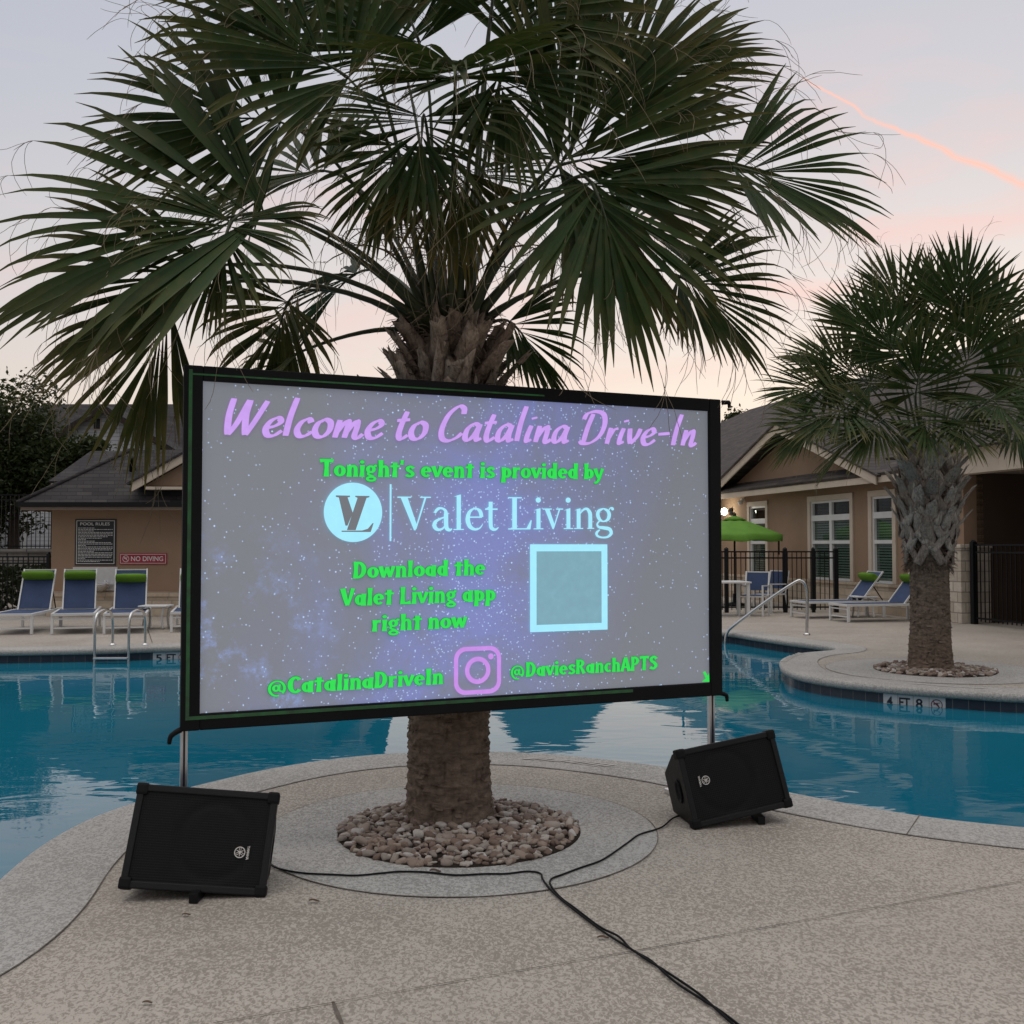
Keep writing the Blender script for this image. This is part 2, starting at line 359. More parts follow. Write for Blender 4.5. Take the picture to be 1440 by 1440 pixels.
# ------------------------------------------------------------------ mesh builder
class MB:
    def __init__(s): s.v = []; s.f = []; s.mi = []; s.at = []; s.sm = []; s.uvs = {}
    def vert(s, p, a=(0, 0, 0)): s.v.append(tuple(p)); s.at.append(a); return len(s.v) - 1
    def face(s, ids, mi=0, sm=False, uv=None):
        if uv: s.uvs[len(s.f)] = uv
        s.f.append(tuple(ids)); s.mi.append(mi); s.sm.append(sm)
    def box(s, x0, x1, y0, y1, z0, z1, mat=None, mi=0, a=(0, 0, 0)):
        P = [Vector((x, y, z)) for z in (z0, z1) for y in (y0, y1) for x in (x0, x1)]
        if mat is not None: P = [mat @ p for p in P]
        i = [s.vert(p, a) for p in P]
        for q in ((0, 2, 3, 1), (4, 5, 7, 6), (0, 1, 5, 4), (2, 6, 7, 3), (0, 4, 6, 2), (1, 3, 7, 5)): s.face([i[j] for j in q], mi)
    def bar(s, p, q, w, h=None, mi=0, upv=Vector((0, 0, 1))):
        p = Vector(p); q = Vector(q); h = h or w; d = (q - p); ln = d.length; d.normalize()
        if abs(d.dot(upv)) > .98: upv = Vector((1, 0, 0))
        sx = d.cross(upv).normalized(); sz = sx.cross(d)
        mat = Matrix((( sx.x, d.x, sz.x, p.x), (sx.y, d.y, sz.y, p.y), (sx.z, d.z, sz.z, p.z), (0, 0, 0, 1)))
        s.box(-w / 2, w / 2, 0, ln, -h / 2, h / 2, mat, mi)
    def tube(s, pts, rad, n=8, mi=0, a=(0, 0, 0), cap=True, flat=1.0, upv=None):
        pts = [Vector(p) for p in pts]; rs = rad if isinstance(rad, (list, tuple)) else [rad] * len(pts)
        rings = []; prev = None
        for i, p in enumerate(pts):
            d = (pts[min(i + 1, len(pts) - 1)] - pts[max(i - 1, 0)])
            if d.length < 1e-9: d = Vector((0, 0, 1))
            d.normalize()
            if prev is None:
                u = upv or (Vector((0, 0, 1)) if abs(d.z) < .9 else Vector((1, 0, 0)))
                sx = d.cross(u).normalized()
            else: sx = (prev - d * prev.dot(d)).normalized()
            prev = sx; sy = sx.cross(d)
            ring = []
            for j in range(n):
                t = 2 * math.pi * j / n
                ring.append(s.vert(p + sx * (math.cos(t) * rs[i]) + sy * (math.sin(t) * rs[i] * flat), a))
            rings.append(ring)
        for A_, B_ in zip(rings, rings[1:]):
            for j in range(n): s.face((A_[j], A_[(j + 1) % n], B_[(j + 1) % n], B_[j]), mi, True)
        if cap: s.face(list(reversed(rings[0])), mi); s.face(rings[-1], mi)
    def lathe(s, prof, n=24, c=(0, 0, 0), mi=0, sm=True, mat=None):
        rings = []
        for r, z in prof:
            ring = []
            for j in range(n):
                t = 2 * math.pi * j / n
                p = Vector((c[0] + math.cos(t) * r, c[1] + math.sin(t) * r, c[2] + z))
                ring.append(s.vert(mat @ p if mat is not None else p))
            rings.append(ring)
        for A_, B_ in zip(rings, rings[1:]):
            for j in range(n): s.face((A_[j], A_[(j + 1) % n], B_[(j + 1) % n], B_[j]), mi, sm)
        s.face(list(reversed(rings[0])), mi); s.face(rings[-1], mi)
    def prism(s, poly, a0, a1, axis='y', mat=None, mi=0):
        def P(u, v, w): return {'y': Vector((u, w, v)), 'x': Vector((w, u, v)), 'z': Vector((u, v, w))}[axis]
        f = (lambda p: mat @ p) if mat is not None else (lambda p: p)
        i0 = [s.vert(f(P(u, v, a0))) for u, v in poly]; i1 = [s.vert(f(P(u, v, a1))) for u, v in poly]
        s.face(i0, mi); s.face(list(reversed(i1)), mi)
        n = len(poly)
        for j in range(n): s.face((i0[j], i1[j], i1[(j + 1) % n], i0[(j + 1) % n]), mi)
    def poly(s, pts, mi=0): s.face([s.vert(p) for p in pts], mi)
    def slab(s, pts, th, mi=0):
        pts = [Vector(p) for p in pts]; n = (pts[1] - pts[0]).cross(pts[2] - pts[0]).normalized()
        if n.z < 0: n = -n
        a = [s.vert(p) for p in pts]; b = [s.vert(p - n * th) for p in pts]
        s.face(a, mi); s.face(list(reversed(b)), mi)
        for j in range(len(pts)):
            jj = (j + 1) % len(pts); s.face((a[j], b[j], b[jj], a[jj]), mi)
    def build(s, name, mats, parent=None, fix=True, bevel=0, matrix=None):
        me = bpy.data.meshes.new(name); me.from_pydata(s.v, [], s.f)
        if isinstance(mats, str): mats = [mats]
        for m in mats: me.materials.append(M[m])
        me.polygons.foreach_set('material_index', s.mi); me.polygons.foreach_set('use_smooth', s.sm)
        if any(a != (0, 0, 0) for a in s.at):
            ca = me.color_attributes.new('leafdata', 'FLOAT_COLOR', 'POINT')
            ca.data.foreach_set('color', [x for a in s.at for x in (*a, 1.0)])
        if s.uvs:
            ul = me.uv_layers.new(name='UVMap')
            for fi, uv in s.uvs.items():
                for li, c in zip(me.polygons[fi].loop_indices, uv): ul.data[li].uv = c
        me.update()
        if fix or bevel:
            bm = bmesh.new(); bm.from_mesh(me)
            if fix: bmesh.ops.recalc_face_normals(bm, faces=bm.faces)
            if bevel: bmesh.ops.bevel(bm, geom=[e for e in bm.edges if e.is_manifold and e.calc_face_angle(0) > .5], offset=bevel, segments=2, affect='EDGES', profile=.6)
            bm.to_mesh(me); bm.free()
        o = bpy.data.objects.new(name, me); COL.objects.link(o)
        if parent: o.parent = parent
        if matrix is not None: o.matrix_local = matrix
        return o

def tag(o, label=None, cat=None, group=None, kind=None):
    if label: o['label'] = label
    if cat: o['category'] = cat
    if group: o['group'] = group
    if kind: o['kind'] = kind
    return o
def empty(name, loc=(0, 0, 0), rz=0, label=None, cat=None, group=None):
    o = bpy.data.objects.new(name, None); COL.objects.link(o); o.location = loc; o.rotation_euler.z = rz
    return tag(o, label, cat, group)
def struct(o): o['kind'] = 'structure'; return o
def copy_tree(o, parent=None):
    c = o.copy(); COL.objects.link(c)
    if parent: c.parent = parent
    for ch in list(o.children): copy_tree(ch, c)
    return c
def text_mesh(txt, bold=0.0, align='LEFT', spacing=1.0):
    cu = bpy.data.curves.new('t', 'FONT'); cu.body = txt; cu.size = 1; cu.offset = bold; cu.resolution_u = 4; cu.space_character = spacing
    ob = bpy.data.objects.new('t', cu); COL.objects.link(ob)
    dg = bpy.context.evaluated_depsgraph_get(); dg.update()
    me = bpy.data.meshes.new_from_object(ob.evaluated_get(dg))
    vs = [v.co.copy() for v in me.vertices]; fs = [tuple(p.vertices) for p in me.polygons]
    bpy.data.objects.remove(ob); bpy.data.curves.remove(cu); bpy.data.meshes.remove(me)
    return vs, fs
def text_fit(mb, txt, fn, w, h, bold=.0, mi=0, capref=.7, spacing=1.0):
    """adds txt so its width is w and a capital is h high; fn maps (x, z) to a point"""
    vs, fs = text_mesh(txt, bold, spacing=spacing)
    x0 = min(v.x for v in vs); x1 = max(v.x for v in vs)
    sx = w / (x1 - x0); sz = h / capref
    ids = [mb.vert(fn((v.x - x0) * sx, v.y * sz)) for v in vs]
    for f in fs: mb.face([ids[i] for i in f], mi)
def crom(pts, n=6):
    pts = [Vector(p) for p in pts]; out = []
    for i in range(len(pts) - 1):
        p0 = pts[max(i - 1, 0)]; p1 = pts[i]; p2 = pts[i + 1]; p3 = pts[min(i + 2, len(pts) - 1)]
        for j in range(n):
            t = j / n
            out.append(.5 * ((2 * p1) + (p2 - p0) * t + (2 * p0 - 5 * p1 + 4 * p2 - p3) * t * t + (3 * p1 - p0 - 3 * p2 + p3) * t ** 3))
    out.append(pts[-1]); return out

# ================================================================== SETTING: deck, pool, lawn
pool_px = [(1440, 1162), (1300, 1147), (1200, 1130), (1110, 1113), (1000, 1089), (930, 1077), (860, 1068), (780, 1060), (690, 1056), (565, 1058), (480, 1065), (380, 1080), (270, 1105), (200, 1124), (130, 1148), (60, 1185), (0, 1232)]
near = [gnd(x, y).to_2d() for x, y in pool_px]
loop = [Vector((9.0, 5.6)), Vector((6.5, 4.75)), Vector((4.4, 4.95))] + near + [Vector((-2.22, 4.15)), Vector((-2.25, 3.6)), Vector((-2.75, 2.95)), Vector((-3.9, 2.5)), Vector((-6, 2.4)), Vector((-9, 2.8)), Vector((-11.5, 5)), Vector((-12.3, 9)), Vector((-11.9, 12.5)), Vector((-10.6, 14.2)), Vector((-8.5, 14.55)),
        gnd(0, 914.5).to_2d(), gnd(150, 912).to_2d(), gnd(250, 909).to_2d(), Vector((-2.0, 15.8)), Vector((.2, 17.2)), Vector((1.8, 18.1)), Vector((2.9, 18.0))] + [gnd(x, y).to_2d() for x, y in ((1012, 888), (1060, 894.5), (1110, 901.5), (1150, 906.5), (1172, 910.0))] + \
       [gnd(1172, 913.5).to_2d(), gnd(1130, 917.5).to_2d(), gnd(1103, 924).to_2d(), gnd(1096, 931).to_2d(), gnd(1107, 943).to_2d(), gnd(1150, 953.5).to_2d(), gnd(1245, 964.5).to_2d(), gnd(1350, 972).to_2d(), gnd(1440, 977).to_2d(), Vector((6.4, 10.4)), Vector((8.2, 11.2)), Vector((10, 11.0)), Vector((11.2, 9.4)), Vector((10.8, 7.2))]
def closed_crom(P, step=.09):
    n = len(P); out = []
    for i in range(n):
        p0, p1, p2, p3 = P[i - 1], P[i], P[(i + 1) % n], P[(i + 2) % n]
        m = max(2, int((p2 - p1).length / step))
        for j in range(m):
            t = j / m
            # centripetal-ish: scale tangents by the local chord
            l0 = (p1 - p0).length; l1 = (p2 - p1).length; l2 = (p3 - p2).length
            t1 = ((p2 - p0) / (l0 + l1)) * l1; t2 = ((p3 - p1) / (l1 + l2)) * l1
            h = (2 * t ** 3 - 3 * t * t + 1) * p1 + (t ** 3 - 2 * t * t + t) * t1 + (-2 * t ** 3 + 3 * t * t) * p2 + (t ** 3 - t * t) * t2
            out.append(h)
    return out
PL = closed_crom(loop)
area = sum(a.x * b.y - b.x * a.y for a, b in zip(PL, PL[1:] + PL[:1]))
if area > 0: PL.reverse()              # clockwise: the outside (deck) lies to the left of travel
n = len(PL)
nor = []
for i in range(n):
    t = (PL[(i + 2) % n] - PL[i - 2]).normalized(); nor.append(Vector((-t.y, t.x)))
arc = [0.0]
for i in range(n): arc.append(arc[-1] + (PL[(i + 1) % n] - PL[i]).length)
def offs(o, sm=1):
    out = [p + q * o for p, q in zip(PL, nor)]
    for _ in range(sm): out = [(out[i - 1] + out[i] * 2 + out[(i + 1) % n]) / 4 for i in range(n)]
    return out
def strip(mb, prof, mi=0, uvm=False):
    rows = [[mb.vert((p.x, p.y, z)) for p in offs(o, 1 if o < .2 else 6)] for o, z in prof]
    dist = [0]
    for (o0, z0), (o1, z1) in zip(prof, prof[1:]): dist.append(dist[-1] + math.hypot(o1 - o0, z1 - z0))
    for r in range(len(rows) - 1):
        for i in range(n):
            ii = (i + 1) % n
            mb.face((rows[r][i], rows[r][ii], rows[r + 1][ii], rows[r + 1][i]), mi, True,
                    [(arc[i], -dist[r]), (arc[i + 1], -dist[r]), (arc[i + 1], -dist[r + 1]), (arc[i], -dist[r + 1])] if uvm else None)
WATER = -.19
ins = offs(.12, 1)
ext = [Vector((-70, -25)), Vector((70, -25)), Vector((70, 75)), Vector((-70, 75))]
tris = tessellate_polygon([[Vector((p.x, p.y, 0)) for p in ext], [Vector((p.x, p.y, 0)) for p in ins]])
mb = MB(); ids = [mb.vert((p.x, p.y, 0)) for p in ext + ins]
for t in tris: mb.face([ids[i] for i in t])
struct(mb.build('pool_deck', 'deck_tan'))
# bullnosed coping, grey, then the tile band below it
mb = MB(); strip(mb, [(.47, .004), (.25, .005), (.05, .005), (.018, .000), (.002, -.014), (-.004, -.034), (0, -.06), (.012, -.078), (.032, -.086), (.055, -.087)])
struct(mb.build('pool_coping', 'deck_grey'))
mb = MB(); strip(mb, [(.05, -.083), (.052, -.235), (.054, -.9)], 0, True)
struct(mb.build('pool_wall', 'pool_tile'))
mb = MB(); tw = offs(.056, 1); tris = tessellate_polygon([[Vector((p.x, p.y, 0)) for p in tw]]); ids = [mb.vert((p.x, p.y, WATER)) for p in tw]
for t in tris: mb.face([ids[i] for i in t], 0, True)
wat = struct(mb.build('pool_water', 'pool_water'))
if wat.data.polygons[0].normal.z < 0: wat.data.flip_normals()
# thin tooled joint along the inside of the coping and other joints in the deck
def joint(name, pts, w=.012, z=.006):
    mb = MB(); pts = [Vector((p[0], p[1], 0)) for p in pts]; pr = None
    for i, p in enumerate(pts):
        d = (pts[min(i + 1, len(pts) - 1)] - pts[max(i - 1, 0)]).normalized(); s_ = Vector((-d.y, d.x, 0)) * w / 2 * (.7 + .6 * noise.noise(p * 5))
        r = (mb.vert((*(p + s_).to_2d(), z)), mb.vert((*(p - s_).to_2d(), z)))
        if pr: mb.face((pr[0], r[0], r[1], pr[1]))
        pr = r
    return struct(mb.build(name, 'groove'))
o47 = offs(.472, 6); joint('deck_joint', [(p.x, p.y) for p in o47] + [(o47[0].x, o47[0].y)], .006, .0075)
def seg(a, b, k=30): 
    a = Vector(a[:2]); b = Vector(b[:2]); return [a.lerp(b, i / k) for i in range(k + 1)]
g = gnd
joint('deck_joint', seg(g(300, 1441), g(470, 1411.5)) + seg(g(470, 1411.5), g(715, 1369)) + seg(g(715, 1369), g(885, 1340)) + seg(g(885, 1340), g(1440, 1240)), .006)
joint('deck_joint', seg(g(468, 1411), g(484, 1450)), .014)
joint('deck_joint', seg(g(1294, 1147), g(1275, 1175)), .008, .008)
joint('deck_joint', seg(g(20, 1215), g(75, 1262)), .006, .008) if False else None
joint('deck_joint', seg(g(208, 886), g(214, 904)), .02)
joint('deck_joint', seg(g(1440, 1210), g(1250, 1172)), .004) if False else None

def ring(c, r0, r1, z, mat, name, k=96):
    mb = MB(); a = []; b = []
    for j in range(k):
        t = 2 * math.pi * j / k; a.append(mb.vert((c.x + math.cos(t) * r0, c.y + math.sin(t) * r0, z))); b.append(mb.vert((c.x + math.cos(t) * r1, c.y + math.sin(t) * r1, z)))
    for j in range(k): mb.face((a[j], b[j], b[(j + 1) % k], a[(j + 1) % k]))
    return struct(mb.build(name, mat))
def planter(c, r_in, r_out, npeb, seed, label, psz=.052):
    rnd = random.Random(seed)
    ring(c, r_in - .02, r_out, .0042, 'deck_grey', 'planter_ring')
    joint('deck_joint', [(c.x + math.cos(t / 60 * 2 * math.pi) * (r_out + .004), c.y + math.sin(t / 60 * 2 * math.pi) * (r_out + .004)) for t in range(61)], .006, .0072)
    mb = MB(); mb.lathe([(r_in, .0), (r_in, .009), (r_in * .9, .015), (.2, .022)], 64, (c.x, c.y, 0)); struct(mb.build('planting_soil', 'soil'))
    bm = bmesh.new(); bmesh.ops.create_icosphere(bm, subdivisions=2, radius=1); base = [v.co.copy() for v in bm.verts]; fc = [tuple(v.index for v in f.verts) for f in bm.faces]; bm.free()
    mb = MB()
    for i in range(npeb):
        t = rnd.uniform(0, 2 * math.pi); r = r_in * math.sqrt(rnd.uniform(.0, 1)) - .004
        sz = psz * rnd.choice((.5, .62, .75, .75, .9, 1.15)) * rnd.uniform(.85, 1.15) * .52
        sc = Vector((sz * rnd.uniform(.9, 1.65), sz * rnd.uniform(.65, 1.05), sz * rnd.uniform(.38, .72)))
        z = .010 + .010 * (1 - (r / r_in) ** 2) + rnd.uniform(0, .020) * (1 if r < r_in - .05 else .3)
        E_ = Euler((rnd.uniform(-.5, .5), rnd.uniform(-.5, .5), rnd.uniform(0, 6.3))).to_matrix()
        o = Vector((rnd.random() * 9, rnd.random() * 9, i)); cc = rnd.random()
        ids = []
        for b in base:
            q = b * (1 + .38 * noise.noise(b * 1.2 + o) + .12 * noise.noise(b * 3 + o)); q = Vector([max(-.8 + .1 * cc, min(.82, v)) for v in q]); q = Vector((q.x * sc.x, q.y * sc.y, q.z * sc.z))
            p = E_ @ q
            ids.append(mb.vert((c.x + math.cos(t) * r + p.x, c.y + math.sin(t) * r + p.y, z + p.z), (0, cc, 0)))
        for f in fc: mb.face([ids[j] for j in f], 0, True)
    tag(mb.build('pebble_bed', 'pebble', fix=False), label, 'pebbles', None, 'stuff')
PC = Vector((-.275, 5.44)); PC2 = Vector((5.07, 12.35))
planter(PC, .635, 1.03, 1500, 3, 'round bed of mixed brown river pebbles around the big palm')
planter(PC2, .69, 1.25, 700, 4, 'round bed of tan pebbles around the smaller palm', .075)

# raised lawn and ground far off on the left, seen above the retaining wall
mb = MB(); mb.box(-70, -9.9, 27.2, 75, -.4, 1.36); struct(mb.build('lawn', 'hedge_leaf'))
mb = MB(); mb.poly([(-1500, -1500, -1.2), (1500, -1500, -1.2), (1500, 1500, -1.2), (-1500, 1500, -1.2)]); struct(mb.build('ground', 'hedge_soil'))

# ================================================================== PALMS
def frond(parent, base, hub, axis, normal, Ln, seed, nseg=40, spread=142, droop=1.0, old=0.0, mat='palm_leaf', pet_r=.022, nfil=16, arch=.18, split=.55, fold=.30, fila_len=.40):
    """one costapalmate fan leaf: petiole, folded segments with drooping tips, loose threads"""
    rnd = random.Random(seed); mb = MB()
    base = Vector(base); hub = Vector(hub); d = Vector(axis).normalized(); nrm = Vector(normal)
    nrm = (nrm - d * nrm.dot(d)).normalized(); sd = d.cross(nrm).normalized()
    # petiole: leaves the crown steeply, then bends over to the blade
    ln = (hub - base).length
    c1 = base + ((hub - base).normalized() * .4 + Vector((0, 0, arch * 2.2))) * ln * .55
    c2 = hub - d * ln * .22
    pts = []
    for i in range(13):
        t = i / 12; pts.append((1 - t) ** 3 * base + 3 * (1 - t) ** 2 * t * c1 + 3 * (1 - t) * t * t * c2 + t ** 3 * hub)
    mb.tube(pts, [pet_r * (1.5 - .95 * i / 12 + 1.6 * max(0, 1 - i / 3.5) ** 1.5) for i in range(13)], 6, 1, flat=.6)
    A = R(spread); fr = rnd.random()
    # costa running into the blade
    cl = .30 * Ln; cpts = []
    dd = d.copy(); p = hub.copy()
    for i in range(7):
        cpts.append((p.copy(), dd.copy())); dd = (dd + Vector((0, 0, -1)) * .07 * droop - nrm * .03).normalized(); p = p + dd * cl / 6
    mb.tube([q[0] for q in cpts], [pet_r * .55 * (1 - i / 7.5) for i in range(7)], 5, 1)
    K = 9; tips = []
    for i in range(nseg):
        u = (i + .5) / nseg * 2 - 1; a = u * A
        ca, sa = math.cos(a), math.sin(a)
        ori, od = cpts[min(6, int(max(0, 1 - abs(u) * 1.25) * 6))]
        v = (od * ca + sd * sa + nrm * (fold * abs(sa) * .8 - .02)).normalized()
        v = (v + Vector((rnd.gauss(0, .025), rnd.gauss(0, .025), rnd.gauss(0, .025)))).normalized()
        L_ = Ln * (.66 + .30 * math.cos(a * .5) ** 2) * rnd.uniform(.90, 1.06) - (ori - hub).length * .55
        sp = split * rnd.uniform(.85, 1.15)
        da = 2 * A / nseg
        wm = min(L_ * sp * da * 1.30, .070); dr = .62 * droop * rnd.uniform(.6, 1.5) * (1 + old * rnd.random())
        if rnd.random() < .06: dr *= 3.0         # a broken, hanging segment
        p = ori.copy(); row = []; rs = rnd.random()
        tw = rnd.uniform(-.5, .5)
        for k in range(K + 1):
            t = k / K
            per = v.cross(nrm)
            if per.length < 1e-3: per = sd
            per.normalize(); nl = per.cross(v).normalized()
            if t > sp: per = (per * math.cos(tw * (t - sp)) + nl * math.sin(tw * (t - sp)))
            if t < sp: w = wm * (t / sp) ** .9
            else: w = wm * max(0.0, 1 - ((t - sp) / (1 - sp)) ** 1.15) + .0022
            q = (t, rs, fr * .5 + old * .5)
            e = nl * w * .34 * (1 if nl.dot(nrm) > 0 else -1)
            row.append((mb.vert(p + per * w * .5 + e * .5, q), mb.vert(p - e * .5, q), mb.vert(p - per * w * .5 + e * .5, q)))
            g_ = .022 + 1.9 * max(0, t - .52) ** 1.25
            v = (v + Vector((0, 0, -1)) * g_ * dr * (1.25 - abs(v.z) * .6) * .5).normalized()
            p = p + v * L_ / K
        tips.append((Vector(mb.v[row[rnd.choice((4, 5, 6, 7, 9, 9))][rnd.choice((0, 2))]]), v.copy()))
        for r0, r1 in zip(row, row[1:]):
            mb.face((r0[0], r0[1], r1[1], r1[0]), 0, True); mb.face((r0[1], r0[2], r1[2], r1[1]), 0, True)
    # loose threads between the segments and at their tips
    for i in range(nfil):
        p, v = tips[rnd.randrange(len(tips))]; p = p.copy(); v = v.copy(); pts = []
        fl = fila_len * rnd.uniform(.25, 1.0); curl = Vector((rnd.gauss(0, 1), rnd.gauss(0, 1), rnd.gauss(0, .8))) * .30
        for k in range(9):
            pts.append(p.copy()); v = (v + Vector((0, 0, -1)) * .20 + curl * (.25 + k * .06) + Vector((rnd.gauss(0, .09), rnd.gauss(0, .09), rnd.gauss(0, .09)))).normalized(); p = p + v * fl / 8
        mb.tube(pts, [.0014] * 8 + [.0007], 3, 2, cap=False)
    return mb.build('frond', [mat, 'petiole', 'filament'], parent, fix=False)

def leaf_base(parent, pos, ang, tilt, ln, w, seed, mat, fork=False, twist=0.0):
    """one cut leaf base: a curved woody plate with a ragged top"""
    rnd = random.Random(seed); mb = MB(); rr = rnd.random()
    out = Vector((math.cos(ang), math.sin(ang), 0)); tan = Vector((-math.sin(ang), math.cos(ang), 0))
    pos = Vector(pos); v = (out * math.sin(tilt) + Vector((0, 0, 1)) * math.cos(tilt) + tan * twist).normalized()
    K = 7; rows = []
    def plate(p, v, ln, w0, w1, th, drift=0.0):
        rows = []
        for k in range(K + 1):
            t = k / K; ww = w0 + (w1 - w0) * t ** .8; tt = th * (1 - .45 * t)
            side = v.cross(out); side = side.normalized() if side.length > .1 else tan
            side = -side if side.dot(tan) < 0 else side
            nl = side.cross(v).normalized(); nl = nl if nl.dot(out) > 0 else -nl
            ring = []
            for j, (a, b) in enumerate(((-.5, -.1), (-.28, .62), (0, .85), (.28, .62), (.5, -.1), (.22, -.35), (-.22, -.35))):
                jag = Vector((0, 0, 0)) if k < K - 1 else v * (rnd.uniform(-.075, .05) if k == K else rnd.uniform(-.03, .02))
                ring.append(mb.vert(p + side * a * ww + nl * b * tt + jag + nl * rnd.gauss(0, .003), (t, rr, 0)))
            rows.append(ring)
            v = (v + out * .035 + tan * drift * .1 + Vector((rnd.gauss(0, .02), rnd.gauss(0, .02), 0))).normalized(); p = p + v * ln / K
        m = 7
        for a, b in zip(rows, rows[1:]):
            for j in range(m): mb.face((a[j], a[(j + 1) % m], b[(j + 1) % m], b[j]), 0, True)
        mb.face(rows[0]); mb.face(list(reversed(rows[-1])))
    if fork:
        for s_ in (-1, 1):
            plate(pos + tan * s_ * w * .95 - Vector((0, 0, ln * .28)), (Vector((0, 0, 1)) - tan * s_ * .62 + out * .12).normalized(), ln * .56, w * .72, w * .80, .020)
        plate(pos + Vector((0, 0, ln * .10)), v, ln * .74, w * 1.30, w * .80, .026)
    else: plate(pos, v, ln, w, w * .68, .035)
    return mb.build('leaf_base', mat, parent)

def trunk(parent, c, h, r0, r1, seed, flare=.035, shred=300, steps=150, nang=128, ringh=.058):
    mb = MB(); rows = []
    def rad(a, z):
        t = z / h; r = r0 + (r1 - r0) * min(1, t) ** .7 + flare * math.exp(-z * 7)
        o = Vector((math.cos(a) * 1.6, math.sin(a) * 1.6, z * 2.0 + seed))
        zz = z + .050 * noise.noise(o * 2.2) + .014 * noise.noise(o * 7)
        ph = (zz / ringh) % 1.0; row = math.floor(zz / ringh)
        st = .5 + .9 * noise.noise(Vector((math.cos(a) * 2.3, math.sin(a) * 2.3, row * 7.31)))
        lip = (1 - ph) ** 1.4 if ph > .12 else ph / .12 * .85
        r += (.007 + .018 * max(0, st)) * (lip - .4)
        cut = noise.noise(Vector((math.cos(a) * 9, math.sin(a) * 9, row * 3.7)))
        if cut > .28: r -= .018 * min(1, (cut - .33) * 6)
        r += .012 * noise.noise(o * 1.3) + .006 * noise.noise(o * 9) + .003 * noise.noise(o * 26)
        return r
    for i in range(steps + 1):
        z = h * i / steps; row = []
        for j in range(nang):
            a = 2 * math.pi * j / nang; r = rad(a, z)
            row.append(mb.vert((c.x + math.cos(a) * r, c.y + math.sin(a) * r, z), (z / h, .5 + .5 * noise.noise(Vector((a * 2, z * 9, seed))), 0)))
        rows.append(row)
    for a, b in zip(rows, rows[1:]):
        for j in range(nang): mb.face((a[j], a[(j + 1) % nang], b[(j + 1) % nang], b[j]), 0, True)
    rnd = random.Random(seed)
    for i in range(shred):       # frayed flakes of fibre and old scar edges
        a = rnd.uniform(0, 6.283); z = rnd.uniform(.03, h); r = rad(a, z) - .004; wd = rnd.uniform(.02, .09); hh = rnd.uniform(.008, .028)
        lift = rnd.uniform(.004, .022); q = (0, rnd.uniform(.2, 1), 0); w2 = wd / r * .5; dn = rnd.uniform(-.3, 1)
        ids = [mb.vert((c.x + math.cos(a - w2) * r, c.y + math.sin(a - w2) * r, z), q), mb.vert((c.x + math.cos(a + w2) * r, c.y + math.sin(a + w2) * r, z + rnd.gauss(0, .006)), q),
               mb.vert((c.x + math.cos(a + w2 * .7) * (r + lift), c.y + math.sin(a + w2 * .7) * (r + lift), z - hh * dn), q), mb.vert((c.x + math.cos(a - w2 * rnd.uniform(.2, .9)) * (r + lift * .8), c.y + math.sin(a - w2 * .6) * (r + lift * .8), z - hh * dn * rnd.uniform(.5, 1.3)), q)]
        mb.face(ids)
    return mb.build('trunk', 'trunk_fibre', parent)

def flower_stalk(parent, base, tip, seed, nb=9):
    rnd = random.Random(seed); mb = MB(); base = Vector(base); tip = Vector(tip); d = tip - base
    mid = base + d * .55 + Vector((0, 0, .22 * d.length))
    pts = crom([base, mid, tip], 8); mb.tube(pts, [.009 * (1 - .75 * i / len(pts)) for i in range(len(pts))], 5)
    for i in range(nb):
        p = pts[int(len(pts) * (.4 + .58 * i / nb))]; v = Vector((rnd.gauss(0, 1), rnd.gauss(0, 1), rnd.gauss(-.2, .6))).normalized(); q = []
        for k in range(6): q.append(p.copy()); p = p + v * .055; v = (v + Vector((rnd.gauss(0, .3), rnd.gauss(0, .3), -.18))).normalized()
        mb.tube(q, [.0035] * 5 + [.0015], 4)
        for j in range(6):
            p = q[rnd.randrange(1, 6)]; v = Vector((rnd.gauss(0, 1), rnd.gauss(0, 1), rnd.gauss(-.3, .7))).normalized(); s_ = [p]
            for k in range(3): s_.append(s_[-1] + v * .035); v = (v + Vector((rnd.gauss(0, .4), rnd.gauss(0, .4), -.1))).normalized()
            mb.tube(s_, .0014, 3, cap=False)
    return mb.build('flower_stalk', 'dry_stem', parent)

# ---- the big palm behind the screen
TC = Vector((-.345, 5.66, 0))
palm = empty('palm_tree', TC, 0, 'tall fan palm rising behind the projection screen in the near pebble bed', 'palm tree')
inv = Matrix.Translation(-TC)
def W2(p): return Vector(p) - TC
trunk(palm, Vector((0, 0, 0)), 2.62, .222, .215, 2.7, .03, 700)
rnd = random.Random(5)
for i in range(50):
    a = i * 2.39996 + .3; lv = i / 50; z = 2.03 + .56 * lv; r = .235 - .05 * lv
    leaf_base(palm, (math.cos(a) * r, math.sin(a) * r, z), a, R(46 - 16 * lv + rnd.uniform(-8, 8)) * (.35 if math.sin(a) < -.25 and z < 2.34 else 1), rnd.uniform(.24, .42) * (1 - .38 * lv), rnd.uniform(.085, .155), 100 + i, 'leaf_base_tan', False, rnd.uniform(-.45, .45))
for i in range(16):
    a = i * 2.39996; r = .06 + .008 * i
    leaf_base(palm, (math.cos(a) * r, math.sin(a) * r, 2.56 - .004 * i), a, R(8 + i), rnd.uniform(.22, .32), rnd.uniform(.075, .11), 160 + i, 'leaf_base_tan', False, rnd.uniform(-.2, .2))
mb = MB()
